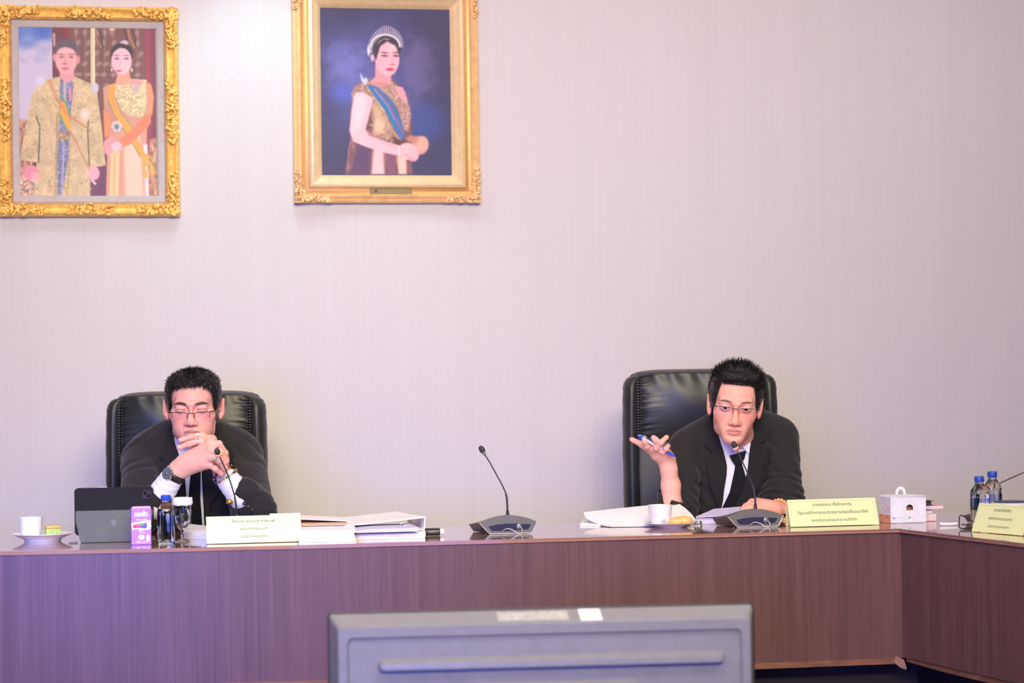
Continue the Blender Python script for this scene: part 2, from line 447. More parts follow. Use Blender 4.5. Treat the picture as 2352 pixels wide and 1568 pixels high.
def groove(x0, x1, z, h, name='rib'):
    b = MB(); n = 8; P = []
    r = h / 2
    for i in range(n + 1):
        a = PI / 2 + PI * i / n; P.append((x0 + r + r * math.cos(a), z + r * math.sin(a)))
    for i in range(n + 1):
        a = -PI / 2 + PI * i / n; P.append((x1 - r + r * math.cos(a), z + r * math.sin(a)))
    c = lambda s: [(p[0] * 1 + (s if p[0] < (x0 + x1) / 2 else -s), z + (p[1] - z) * (1 - s * 2 / h)) for p in P]
    D_ = lambda Q, dz: [(p[0], p[1] + dz) for p in Q]
    loft(name, [(P, -.0632), (D_(c(.005), -.004), -.079), (D_(c(.0065), -.005), -.0795)], TVB, tv, capa=False, smooth=30)
sx = tvw / 979
groove((862 - 1241) * sx, (1648 - 1241) * sx, zt - .103, .024)
groove((1075 - 1241) * sx, (1452 - 1241) * sx, zt - .158, .024)
for k in range(4): groove(-.2, .2, zt - .215 - .03 * k, .014)
b = MB(); b.box(((1346 - 1241) * sx, -.036, z1 - .0115), (.046, .060, .0012), rot=Matrix.Rotation(math.radians(16.8), 3, 'X')); b.build('white_sticker', PAPER, tv)['label'] = 'small white sticker on the top bevel'
b = MB(); b.box(((1215 - 1241) * sx, -.036, z1 - .0117), (.150, .046, .0010), rot=Matrix.Rotation(math.radians(16.8), 3, 'X')); b.build('clear_label', mat('label_film', (.50, .47, .44), .35, noise=((90, 90, 90), .25, 2)), tv)['label'] = 'long pale printed label strip on the top bevel'
b = MB(); b.box((0, -.02, (z0 + .04) / 2), (.09, .035, z0 + .02), bev=.006); b.build('stand_neck', BLACKPL, tv)
b = MB(); b.box((0, 0, .0125), (.62, .40, .025), bev=.008); b.build('stand_base', BLACKPL, tv)

# ------------------------------------------------------------------ framed portraits
class Paint:
    """soft brush painting stored as colours on a fine grid; units are photo pixels"""
    def __init__(s, x0, y0, x1, y1, step=1.0):
        s.x = np.arange(x0, x1 + .01, step); s.y = np.arange(y0, y1 + .01, step)
        s.X, s.Y = np.meshgrid(s.x, s.y); s.c = np.zeros(s.X.shape + (3,)); s.b = (x0, y0, x1, y1); s.rs = np.random.RandomState(4)
    def noise(s, sx, sy, seed=0, oct=3):
        r = np.random.RandomState(seed); out = 0 * s.X
        for o in range(oct):
            k = 2 ** o
            gx, gy = (s.X - s.b[0]) / sx * k, (s.Y - s.b[1]) / sy * k
            g = r.rand(int(gy.max()) + 3, int(gx.max()) + 3)
            ix, iy = gx.astype(int), gy.astype(int); fx, fy = gx - ix, gy - iy; fx = fx * fx * (3 - 2 * fx); fy = fy * fy * (3 - 2 * fy)
            out += ((g[iy, ix] * (1 - fx) + g[iy, ix + 1] * fx) * (1 - fy) + (g[iy + 1, ix] * (1 - fx) + g[iy + 1, ix + 1] * fx) * fy) / k
        return out / (2 - 2 ** (1 - oct))
    def mix(s, m, col):
        col = np.asarray(col, float)
        s.c = s.c * (1 - m[..., None]) + col * m[..., None]
    def ell(s, cx, cy, rx, ry, col, soft=2, ang=0, op=1):
        a = math.radians(ang); dx, dy = s.X - cx, s.Y - cy
        u, w = (dx * math.cos(a) + dy * math.sin(a)) / rx, (-dx * math.sin(a) + dy * math.cos(a)) / ry
        d = (np.sqrt(u * u + w * w) - 1) * min(rx, ry); s.mix(np.clip(.5 - d / soft, 0, 1) * op, col); return s
    def pd(s, P):
        P = np.array(P, float); d = np.full(s.X.shape, 1e9); ins = np.zeros(s.X.shape, bool)
        for i in range(len(P)):
            a, b = P[i], P[(i + 1) % len(P)]; ex, ey = b - a
            t = np.clip(((s.X - a[0]) * ex + (s.Y - a[1]) * ey) / (ex * ex + ey * ey + 1e-9), 0, 1)
            d = np.minimum(d, np.hypot(s.X - a[0] - t * ex, s.Y - a[1] - t * ey))
            c = ((a[1] > s.Y) != (b[1] > s.Y)); xi = (b[0] - a[0]) * (s.Y - a[1]) / ((b[1] - a[1]) if b[1] != a[1] else 1e-9) + a[0]
            ins ^= c & (s.X < xi)
        return np.where(ins, -d, d)
    def poly(s, P, col, soft=2, op=1, tex=None):
        m = np.clip(.5 - s.pd(P) / soft, 0, 1) * op
        if tex is not None:
            c = np.asarray(col, float) * (1 + (tex[..., None] - .5) * 1.0); s.c = s.c * (1 - m[..., None]) + c * m[..., None]
        else: s.mix(m, col)
        return s
    def line(s, P, w, col, soft=1.5, op=1):
        d = np.full(s.X.shape, 1e9); P = np.array(P, float)
        for a, b in zip(P[:-1], P[1:]):
            ex, ey = b - a; t = np.clip(((s.X - a[0]) * ex + (s.Y - a[1]) * ey) / (ex * ex + ey * ey + 1e-9), 0, 1)
            d = np.minimum(d, np.hypot(s.X - a[0] - t * ex, s.Y - a[1] - t * ey))
        s.mix(np.clip(.5 - (d - w / 2) / soft, 0, 1) * op, col); return s
    def mesh(s, name, x0, x1, z0, z1, y, m, parent, gain=1.0, gamma=1.0):
        ny, nx = s.X.shape
        gx, gz = np.meshgrid(np.linspace(x0, x1, nx), np.linspace(z1, z0, ny))
        V = np.stack([gx.ravel(), np.full(gx.size, y), gz.ravel()], 1)
        i = (np.arange(ny - 1)[:, None] * nx + np.arange(nx - 1)).ravel()
        Fc = np.stack([i, i + nx, i + nx + 1, i + 1], 1)
        me = fast_mesh(name, V, Fc)
        c = lin(np.clip(s.c, 0, 255)).reshape(-1, 3) ** gamma * gain
        at = me.color_attributes.new('Col', 'FLOAT_COLOR', 'POINT')
        at.data.foreach_set('color', np.concatenate([c, np.ones((len(c), 1))], 1).astype(np.float32).ravel())
        return link(name, me, m, parent, True)
def fast_mesh(name, V, Fc):
    me = bpy.data.meshes.new(name); V = np.asarray(V, np.float32); Fc = np.asarray(Fc, np.int32); k = Fc.shape[1]
    me.vertices.add(len(V)); me.vertices.foreach_set('co', V.ravel())
    me.loops.add(Fc.size); me.loops.foreach_set('vertex_index', Fc.ravel())
    me.polygons.add(len(Fc)); me.polygons.foreach_set('loop_start', (np.arange(len(Fc)) * k).astype(np.int32))
    me.update(calc_edges=True); me.validate(); return me

def portrait_pair():
    p = Paint(42, 63, 357, 449)
    n1 = p.noise(14, 14, 1, 4); n2 = p.noise(5, 9, 2, 3); n3 = p.noise(3.5, 3.5, 3, 2); n4 = p.noise(60, 40, 5, 3)
    p.c[:] = (105, 62, 74); p.poly([(42, 63), (122, 63), (122, 300), (42, 300)], (200, 186, 212))
    p.mix(np.clip((150 - p.Y) / 60 + (n4 - .5) * 2.2, 0, 1) * (p.X < 122), (98, 126, 196))
    p.mix(np.clip((100 - p.Y) / 60 + (n4 - .5) * 2.4, 0, 1) * (p.X < 122) * .6, (62, 92, 178))
    p.mix(np.clip(.5 - (p.X - 123) / 2, 0, 1) * 0, (0, 0, 0))
    # carved doorway behind
    p.poly([(122, 63), (162, 63), (162, 300), (122, 300)], (112, 58, 72)); p.poly([(150, 63), (166, 63), (162, 120), (150, 120)], (142, 52, 68), 6)
    p.poly([(160, 63), (333, 63), (333, 330), (160, 330)], (122, 80, 80), 4)
    p.poly([(333, 63), (357, 63), (357, 449), (333, 449)], (124, 60, 82), 4); p.poly([(333, 63), (345, 63), (345, 330), (333, 330)], (150, 66, 88), 4)
    for x in (176, 200, 222, 242, 262, 318):
        p.line([(x, 66), (x + 4 * math.sin(x), 120), (x - 3, 180)], 3, (150, 116, 104), 4, .7)
        for k in range(6): p.ell(x + 5 * math.sin(k * 2 + x), 75 + k * 24, 4, 7, (178, 150, 158), 5, 20 * k, .7)
    for x in (226, 302, 284): p.line([(x, 64), (x + 7, 84), (x + 10, 108)], 3, (62, 52, 52), 2); 
    for x in (218, 294, 296): p.line([(x, 64), (x + 2, 84), (x + 14, 108)], 3, (176, 122, 92), 3)
    p.ell(258, 66, 7, 5, (222, 182, 150), 3)
    p.line([(126, 80), (127, 106)], 5, (196, 160, 146), 3); 
    p.line([(214, 63), (213, 200)], 10, (214, 200, 158), 2.5); p.line([(216.5, 63), (215.5, 200)], 3, (232, 222, 190), 2)
    # lower stage
    p.poly([(42, 275), (75, 275), (75, 449), (42, 449)], (178, 128, 112), 6, 1, n2); p.poly([(42, 400), (120, 400), (120, 449), (42, 449)], (196, 158, 142), 5, 1, n3)
    p.poly([(196, 370), (245, 370), (245, 449), (196, 449)], (112, 66, 98), 5); p.poly([(340, 320), (357, 315), (357, 449), (335, 449)], (186, 134, 112), 6, 1, n2)
    # man in long gold brocade robe
    robe = (206, 180, 142); n = .5 + (n1 - .5) * .3 + (n3 - .5) * .2
    p.poly([(104, 186), (128, 178), (172, 176), (204, 190), (222, 210), (232, 290), (240, 378), (206, 384), (204, 449), (76, 449), (84, 372), (46, 366), (60, 290), (74, 222), (84, 200)], robe, 2.5, 1, n)
    p.poly([(94, 250), (112, 240), (96, 449), (86, 449)], (204, 180, 146), 7, .6); p.poly([(176, 250), (198, 270), (196, 449), (178, 449)], (206, 182, 150), 7, .6)
    p.line([(84, 268), (92, 290), (90, 330), (88, 372)], 3, (72, 56, 44), 3, .8); p.line([(203, 262), (200, 300), (203, 378)], 3, (84, 66, 50), 3, .8)
    p.line([(132, 260), (126, 449)], 4, (150, 122, 86), 5, .7); p.line([(160, 330), (152, 449)], 3, (160, 130, 92), 4, .6)
    for k in range(170):
        x, y = p.rs.uniform(50, 235), p.rs.uniform(195, 445)
        if p.pd([(84, 200), (222, 210), (238, 370), (204, 449), (80, 449), (50, 360)])[int(y - 63), int(x - 42)] < -3:
            p.ell(x, y, 2.4, 1.2, [(214, 190, 140), (216, 196, 190), (150, 116, 66)][k % 3], 1.6, 50, .75)
    # tunic
    tex = .5 + (n3 - .5) * .7
    p.poly([(140, 172), (164, 172), (168, 200), (162, 262), (158, 300), (156, 360), (140, 446), (130, 446), (132, 330), (136, 290), (138, 200)], (128, 126, 164), 2.5, 1, tex)
    p.line([(150, 180), (148, 250)], 7, (204, 186, 180), 3, .8); p.line([(146, 325), (140, 440)], 4, (190, 186, 210), 3, .7)
    p.poly([(134, 302), (162, 300), (160, 322), (132, 324)], (168, 140, 122), 3, 1, tex)
    p.line([(161, 203), (162, 228)], 5, (240, 140, 170), 2.5)
    p.poly([(138, 232), (152, 236), (163, 292), (156, 300), (138, 262)], (246, 166, 70), 2.5); p.line([(140, 215), (150, 236), (161, 262)], 3.5, (92, 164, 104), 2); p.line([(137, 262), (150, 296)], 3, (98, 168, 112), 2)
    for off in (0, 5): p.line([(112 + off, 184), (128 + off, 226), (152 + off, 262), (200, 294)], 2.5, (206, 126, 92), 2, .9)
    p.line([(160, 300), (180, 340), (204, 390)], 3, (196, 126, 96), 2, .9)
    for k in range(10):
        a = 2 * PI * k / 10; p.ell(195 + 8 * math.cos(a), 262 + 11 * math.sin(a), 6, 4, (226, 200, 180), 3, math.degrees(a), .9)
    p.ell(195, 262, 7, 8, (236, 214, 200), 3); p.ell(94, 188, 10, 11, (212, 204, 228), 4, 30); p.ell(84, 196, 5, 8, (206, 196, 214), 3); p.ell(218, 202, 8, 12, (204, 196, 222), 4)
    p.ell(71, 395, 17, 17, (226, 140, 160), 4); p.ell(80, 405, 10, 12, (236, 164, 176), 4); p.ell(213, 396, 13, 16, (240, 168, 186), 4); p.line([(76, 412), (84, 420)], 5, (210, 200, 190), 3); p.line([(208, 412), (216, 420)], 5, (214, 204, 196), 3)
    # head
    p.poly([(138, 158), (170, 158), (172, 182), (154, 190), (138, 180)], (224, 156, 162), 4)
    p.ell(153, 113, 26, 24, (98, 82, 96), 3); p.ell(127, 133, 4, 9, (222, 150, 158), 3); p.ell(180, 137, 4.5, 9, (222, 140, 152), 3)
    p.ell(153, 139, 24, 33, (232, 168, 172), 3); p.poly([(133, 103), (170, 102), (174, 108), (172, 114), (150, 109), (134, 114)], (98, 82, 96), 4)
    p.ell(153, 122, 16, 9, (240, 182, 184), 9, 0, .7); p.ell(138, 148, 8, 9, (240, 170, 176), 8, 0, .7)
    for x in (143, 164): p.ell(x, 126, 6, 1.6, (150, 96, 100), 2.5); p.ell(x, 132, 5, 2, (140, 92, 98), 2.5)
    p.line([(152, 128), (150, 146)], 3, (214, 140, 146), 4, .8); p.ell(150, 147, 5, 2.5, (196, 116, 124), 3); p.ell(151, 158, 8, 3, (206, 100, 116), 2.5)
    # woman in pale silk
    p.poly([(250, 290), (336, 282), (330, 449), (240, 449), (244, 340)], (214, 152, 132), 3)
    p.poly([(282, 320), (318, 310), (326, 449), (284, 449)], (236, 194, 174), 9); p.poly([(252, 345), (272, 345), (268, 449), (248, 449)], (232, 196, 150), 3); p.line([(261, 350), (258, 449)], 3, (236, 160, 110), 3)
    p.poly([(326, 330), (336, 330), (338, 449), (330, 449)], (240, 208, 214), 3)
    p.poly([(236, 200), (262, 190), (320, 182), (346, 200), (344, 282), (300, 300), (248, 300), (238, 250)], (206, 150, 130), 3)
    p.poly([(262, 196), (300, 180), (336, 182), (340, 210), (328, 268), (296, 264), (262, 240)], (214, 190, 150), 3, 1, .5 + (n3 - .5) * .5)
    p.poly([(334, 186), (346, 192), (352, 220), (348, 262), (338, 262)], (216, 146, 110), 3); p.ell(258, 262, 15, 45, (196, 128, 120), 8, 0, .5)
    p.ell(310, 188, 16, 6, (240, 150, 156), 5); p.ell(312, 202, 7, 6, (190, 172, 190), 4)
    p.poly([(250, 195), (264, 192), (262, 228), (276, 262), (300, 290), (330, 350), (318, 360), (286, 300), (258, 262), (248, 226)], (248, 160, 82), 2.5)
    p.line([(247, 228), (262, 266), (284, 300), (318, 354)], 2.5, (140, 140, 92), 2); p.line([(264, 226), (280, 262), (302, 290)], 2, (150, 146, 104), 2)
    for k in range(7): p.ell(266 + 8 * math.cos(k), 289 + 9 * math.sin(k), 5, 4, (206, 196, 196), 3); 
    p.ell(266, 290, 5, 6, (120, 124, 134), 3)
    p.poly([(330, 262), (346, 258), (340, 288), (296, 330), (278, 338), (272, 322), (300, 296)], (222, 128, 100), 3); p.poly([(236, 250), (252, 262), (250, 310), (238, 316)], (224, 140, 98), 3)
    p.ell(250, 330, 14, 18, (232, 152, 156), 4, 20); p.ell(265, 335, 13, 11, (240, 184, 198), 4, -20); p.ell(246, 345, 9, 10, (234, 156, 164), 4)
    for P_ in ([(318, 356), (334, 350), (346, 362), (330, 366)], [(324, 362), (336, 366), (334, 408), (326, 406)], [(336, 364), (346, 372), (356, 396), (344, 402)]): p.poly(P_, (250, 162, 84), 2.5)
    p.line([(340, 360), (354, 388), (352, 404)], 2, (100, 130, 84), 2); p.ell(333, 384, 3, 5, (222, 200, 180), 2)
    p.poly([(270, 166), (296, 162), (300, 186), (280, 196), (264, 190)], (232, 160, 140), 4)
    p.ell(280, 121, 26, 23, (66, 50, 62), 3); p.ell(286, 98, 9, 6, (206, 184, 206), 4); p.ell(279, 140, 23, 31, (242, 190, 198), 3)
    p.poly([(256, 122), (264, 104), (282, 99), (298, 106), (304, 124), (294, 112), (276, 108), (262, 118)], (60, 46, 58), 3)
    for x in (268, 290): p.ell(x, 127, 6, 1.3, (150, 106, 116), 2); p.ell(x, 134, 5, 2.2, (112, 84, 108), 2.5)
    p.line([(277, 136), (274, 150)], 2.5, (226, 160, 170), 3, .8); p.ell(272, 162, 7, 2.5, (206, 92, 116), 2.5); p.ell(262, 152, 6, 6, (246, 170, 184), 6, 0, .7)
    p.ell(302, 160, 2, 4, (226, 220, 230), 2); p.ell(256, 160, 1.6, 4, (226, 220, 230), 2)
    return p
def portrait_single():
    p = Paint(737, 22, 1036, 399)
    n1 = p.noise(60, 60, 11, 4); n2 = p.noise(20, 20, 12, 4); n3 = p.noise(4, 4, 13, 2)
    r = np.hypot((p.X - 860) / 150, (p.Y - 200) / 190)
    p.c[:] = (58, 54, 98)
    p.mix(np.clip((1.05 - r) * 1.2 + (n1 - .5) * .5, 0, 1), (84, 84, 150)); 
    g = np.hypot((p.X - 795) / 60, (p.Y - 150) / 75); p.mix(np.clip((1 - g) * 1.1 + (n2 - .5) * .9, 0, .75), (122, 114, 190))
    g = np.hypot((p.X - 960) / 55, (p.Y - 150) / 90); p.mix(np.clip((1 - g) + (n2 - .5) * .8, 0, .6), (116, 104, 162))
    g = np.hypot((p.X - 790) / 40, (p.Y - 215) / 30); p.mix(np.clip((1 - g), 0, .7), (86, 98, 200))
    g = np.hypot((p.X - 975) / 60, (p.Y - 280) / 60); p.mix(np.clip((1 - g), 0, .6), (56, 80, 160))
    p.mix(np.clip((p.X - 960) / 90 * (260 - p.Y) / 200, 0, .7), (62, 56, 94))
    # gown
    dress = .5 + (n2 - .5) * 1.0
    p.poly([(812, 200), (842, 182), (900, 180), (926, 210), (940, 250), (944, 300), (938, 345), (944, 398), (790, 398), (802, 330), (804, 260)], (136, 84, 92), 4, 1, dress)
    p.poly([(826, 318), (850, 330), (846, 398), (800, 398)], (92, 62, 104), 8); p.poly([(856, 340), (878, 342), (880, 398), (850, 398)], (240, 190, 190), 7)
    p.poly([(908, 356), (930, 360), (930, 398), (912, 398)], (236, 190, 176), 6); p.poly([(884, 345), (902, 355), (906, 398), (886, 398)], (132, 78, 112), 6)
    p.ell(872, 265, 18, 34, (222, 180, 148), 12, -10, .85); p.ell(880, 300, 22, 20, (214, 168, 146), 12, 20, .7); p.ell(866, 290, 12, 16, (236, 200, 168), 10, 0, .7)
    for k in range(60): p.ell(p.rs.uniform(850, 905), p.rs.uniform(230, 335), 3.4, 2, [(232, 202, 150), (140, 92, 84), (216, 170, 130)][k % 3], 3, p.rs.uniform(0, 180), .6)
    p.line([(796, 398), (800, 340), (806, 318), (812, 345)], 2, (176, 140, 170), 3, .7)
    # collar and shoulder frill
    p.poly([(806, 216), (820, 198), (842, 186), (868, 200), (862, 240), (836, 220), (812, 226)], (168, 128, 118), 3, 1, .5 + (n3 - .5) * .6)
    p.poly([(852, 190), (900, 188), (930, 210), (942, 260), (936, 300), (926, 300), (910, 246), (884, 216)], (182, 138, 128), 3, 1, .5 + (n3 - .5) * .6)
    p.poly([(838, 198), (848, 196), (868, 236), (900, 296), (920, 320), (910, 318), (880, 270)], (186, 146, 120), 3, 1, .5 + (n3 - .5) * .6)
    # shoulder, arms
    p.poly([(906, 198), (924, 200), (934, 232), (928, 236), (916, 222)], (238, 158, 168), 4)
    p.poly([(816, 214), (834, 212), (856, 226), (848, 262), (838, 296), (846, 310), (878, 322), (918, 334), (916, 356), (884, 350), (838, 336), (810, 324), (802, 300), (808, 250)], (250, 184, 196), 3)
    p.poly([(812, 222), (834, 218), (842, 234), (826, 290), (810, 300)], (255, 206, 212), 10, .8); p.line([(838, 300), (880, 326), (916, 338)], 5, (240, 160, 170), 6, .7)
    p.ell(962, 332, 19, 22, (226, 150, 138), 4, 20); p.ell(950, 320, 20, 9, (206, 136, 124), 5, 15, .9); p.ell(966, 330, 12, 16, (240, 176, 160), 7, 20, .8)
    p.ell(934, 346, 23, 19, (250, 184, 190), 4, 15); p.ell(946, 356, 12, 13, (250, 176, 186), 5, 30); p.line([(926, 352), (948, 368)], 3, (222, 136, 150), 3, .7); p.line([(912, 334), (914, 356)], 3, (246, 214, 216), 2)
    # sash
    p.poly([(842, 196), (864, 198), (900, 232), (914, 262), (928, 305), (920, 322), (906, 300), (884, 256), (860, 222)], (56, 112, 176), 2.5)
    p.line([(862, 204), (892, 240), (908, 274), (922, 306)], 4.5, (150, 92, 130), 2); p.line([(860, 206), (889, 242), (904, 274)], 1.4, (190, 196, 226), 1.5, .8)
    p.poly([(828, 168), (836, 182), (842, 178), (846, 188), (838, 196), (830, 186)], (206, 196, 232), 3)
    # neck and head
    p.poly([(862, 150), (898, 164), (898, 192), (872, 202), (850, 190), (862, 176)], (234, 152, 160), 4); p.ell(876, 195, 22, 6, (190, 130, 120), 4, 8, .6)
    p.ell(888, 108, 34, 30, (54, 46, 68), 4); p.ell(889, 132, 28, 42, (250, 178, 190), 3, -4)
    p.poly([(860, 130), (862, 108), (880, 92), (902, 92), (916, 110), (918, 130), (908, 106), (890, 96), (874, 108), (864, 140)], (50, 42, 66), 4)
    n = 26
    for k in range(n):
        a = PI * (1.03 - 1.06 * k / (n - 1)); c, s_ = math.cos(a), math.sin(a)
        p.line([(886 + 31 * c, 106 - 26 * s_ + 12 * (c < 0) * abs(c)), (886 + 40 * c, 104 - 43 * s_ + 12 * (c < 0) * abs(c))], 2.2, (216, 202, 218), 1.6, .9)
    p.line([(886 + 33 * math.cos(a), 108 - 27 * math.sin(a)) for a in np.linspace(.1, PI, 20)], 4.5, (228, 214, 222), 2.5); p.ell(848, 118, 3.5, 12, (226, 212, 222), 3)
    p.ell(856, 134, 4, 8, (240, 176, 190), 3)
    for x in (884, 910): p.ell(x, 122, 8, 1.6, (120, 74, 96), 2.5, 5); p.ell(x, 129, 7, 2.6, (116, 76, 104), 3, 5)
    p.ell(898, 112, 12, 8, (255, 200, 206), 8, 0, .8); p.ell(874, 146, 8, 10, (255, 164, 180), 8, 0, .7)
    p.line([(900, 130), (903, 147)], 3, (240, 156, 170), 4, .8); p.ell(901, 149, 5, 2, (206, 110, 130), 3); p.ell(896, 160, 9, 3.4, (206, 58, 100), 2.5)
    p.ell(898, 168, 8, 4, (250, 180, 190), 5, 0, .6)
    return p

def frame_rect(px0, py0, px1, py1, y):
    a, c = at_y(px0, (py0 + py1) / 2, y), at_y(px1, (py0 + py1) / 2, y)
    t, u = at_y((px0 + px1) / 2, py0, y), at_y((px0 + px1) / 2, py1, y)
    return a.x, c.x, u.z, t.z
def molding(name, x0, x1, z0, z1, prof, m, parent, smooth=35):
    """prof: (inset, depth towards the room)"""
    b = MB(); V, Fc = [], []
    for t, d in prof: V += [(x0 + t, -d, z0 + t), (x1 - t, -d, z0 + t), (x1 - t, -d, z1 - t), (x0 + t, -d, z1 - t)]
    for j in range(len(prof) - 1):
        for k in range(4): Fc.append((j * 4 + k, j * 4 + (k + 1) % 4, j * 4 + 4 + (k + 1) % 4, j * 4 + 4 + k))
    n = len(prof) - 1
    for k in range(4): Fc.append((n * 4 + k, n * 4 + (k + 1) % 4, (k + 1) % 4, k))
    b._add(V, Fc); return b.build(name, m, parent, smooth)
LIM = [1, 1]
def carving(name, pts_fn, m, parent, rs, count, size, depth=.012):
    cl = lambda q, k: max(-LIM[k] + .003, min(LIM[k] - .003, q))
    count = int(count * 1.7); size *= .72
    """cluster of curled leaves and scrolls; pts_fn gives (x, z, base depth)"""
    b = MB()
    for i in range(count):
        x, z, d = pts_fn(rs); a0 = rs.uniform(0, 2 * PI); s = size * rs.uniform(.6, 1.25); turn = rs.choice([-1, 1]) * rs.uniform(1.2, 3.2)
        P, R = [], []
        for k in range(7):
            t = k / 6; r = s * (1 - .55 * t) * .5; a = a0 + turn * t
            P.append((cl(x + r * math.cos(a), 0), -d - depth * math.sin(PI * min(1, t + .15)) * .8, cl(z + r * math.sin(a), 1))); R.append(s * .17 * (1 - .75 * t) + .0012)
        b.tube(P, R, 5)
        if i % 3 == 0: b.ball((x, -d - depth * .6, z), (s * .2, depth * .6, s * .13), 8, 5, rot=Matrix.Rotation(a0, 3, 'Y'))
    return b.build(name, m, parent, True)

PAINTM = mat('portrait_paint', (1, 1, 1), .45, vcol=True, spec=.3)
rs = np.random.RandomState(7)
# left: ornate frame
x0, x1, z0, z1 = frame_rect(-6, 14, 411, 497, WY - .03); cx, cz = (x0 + x1) / 2, (z0 + z1) / 2
f1 = thing('picture_frame', (cx, WY - .002, cz), 0, 'portrait of a man and woman in gold robes, in an ornate bright gilt frame', 'picture')
a = (x1 - x0) / 2; c = (z1 - z0) / 2; LIM[:] = [a, c]
molding('frame_molding', -a, a, -c, c, [(0, 0), (0, .020), (.004, .034), (.012, .040), (.018, .034), (.022, .026), (.030, .022), (.036, .030), (.041, .032), (.044, .024), (.051, .014), (.051, 0)], GOLD1, f1)
b = MB()
nb_x, nb_z = 92, 108; q = .0470
for k in range(nb_x):
    for s in (-1, 1): b.ball((-a + q + (2 * a - 2 * q) * (k + .5) / nb_x, -.024, s * (c - q)), (.0042, .0036, .0022), 6, 4, rot=Matrix.Rotation(math.radians(50), 3, 'Y'))
for k in range(nb_z):
    for s in (-1, 1): b.ball((s * (a - q), -.024, -c + q + (2 * c - 2 * q) * (k + .5) / nb_z), (.0042, .0036, .0022), 6, 4, rot=Matrix.Rotation(math.radians(40), 3, 'Y'))
b.build('rope_bead_trim', mat('rope_gilding', (.82, .52, .26), .3, .4), f1, True)
molding('pale_liner', -a + .0505, a - .0505, -c + .0505, c - .0505, [(0, 0), (0, .016), (.003, .018), (.022, .012), (.0255, .009), (.0255, 0)], mat('grey_liner', (.50, .43, .42), .6), f1)
for sx_ in (-1, 1):
    for sz_ in (-1, 1):
        def fn(r, sx_=sx_, sz_=sz_):
            L = r.uniform(0, .15) ** 1; w = r.uniform(.010, .038 if L < .10 else .03)
            return (sx_ * (a - L), sz_ * (c - w), .034) if r.rand() < .5 else (sx_ * (a - w), sz_ * (c - L), .034)
        carving('corner_carving', fn, GOLD1, f1, rs, 70, .030)
for s in (-1, 1):
    carving('centre_carving', lambda r: (r.uniform(-.075, .075), s * (c - r.uniform(.010, .038)), .034), GOLD1, f1, rs, 40, .028)
    carving('centre_carving', lambda r: (s * (a - r.uniform(.010, .038)), r.uniform(-.11, .11), .034), GOLD1, f1, rs, 55, .028)
bx0, bx1, bz0, bz1 = frame_rect(40, 62, 359, 451, WY - .012)
portrait_pair().mesh('portrait_print', bx0 - cx, bx1 - cx, bz0 - cz, bz1 - cz, -.008, PAINTM, f1, 1.0)
# middle: plainer frame with corner leaves
x0, x1, z0, z1 = frame_rect(673, -46, 1100, 466, WY - .03); cx, cz = (x0 + x1) / 2, (z0 + z1) / 2
f2 = thing('picture_frame', (cx, WY - .002, cz), 0, 'portrait of a woman with tiara and blue sash in a smooth gold frame', 'picture')
a = (x1 - x0) / 2; c = (z1 - z0) / 2; LIM[:] = [a, c]
molding('frame_molding', -a, a, -c, c, [(0, 0), (0, .020), (.002, .030), (.010, .034), (.014, .030), (.018, .038), (.026, .042), (.031, .036), (.033, .026)], GOLD2, f2)
molding('frame_cove', -a + .033, a - .033, -c + .033, c - .033, [(0, 0), (0, .026), (.010, .022), (.022, .026), (.024, .034), (.024, 0)], mat('cove_gilding', (.60, .32, .12), .42, .45), f2)
molding('frame_inner_lip', -a + .0565, a - .0565, -c + .0565, c - .0565, [(0, 0), (0, .036), (.006, .042), (.014, .044), (.022, .036), (.028, .032), (.038, .024), (.044, .014), (.047, .012), (.047, 0)], mat('pale_gilding', (.92, .66, .38), .36, .2), f2)
for sx_ in (-1, 1):
    for sz_ in (-1, 1):
        def fn(r, sx_=sx_, sz_=sz_):
            L = r.uniform(0, .13); w = r.uniform(.004, .05 * (1 - L / .17))
            return (sx_ * (a - L), sz_ * (c - w), .036) if r.rand() < .5 else (sx_ * (a - w), sz_ * (c - L), .036)
        carving('corner_carving', fn, GOLD2, f2, rs, 46, .027, .010)
bz = z0 - cz + .044
b = MB(); b.box((0, 0, 0), (.155, .002, .020), bev=.0006, seg=1); o = b.build('name_plaque', mat('brass_plaque', (.22, .16, .07), .5, .2), f2); o.location = (.012, -.0275, bz); o['label'] = 'small dull brass name plaque on the lower rail'
b = MB(); b.lathe([(.006, 0), (.006, .0015), (.004, .002)], 12, M=Matrix.Rotation(PI / 2, 4, 'X')); o2_ = b.build('seal', mat('seal_dark', (.10, .07, .03), .5), o); o2_.location = (-.057, -.001, 0)
bx0, bx1, bz0, bz1 = frame_rect(735, 20, 1038, 401, WY - .012)
portrait_single().mesh('portrait_painting', bx0 - cx, bx1 - cx, bz0 - cz, bz1 - cz, -.010, PAINTM, f2, .92)

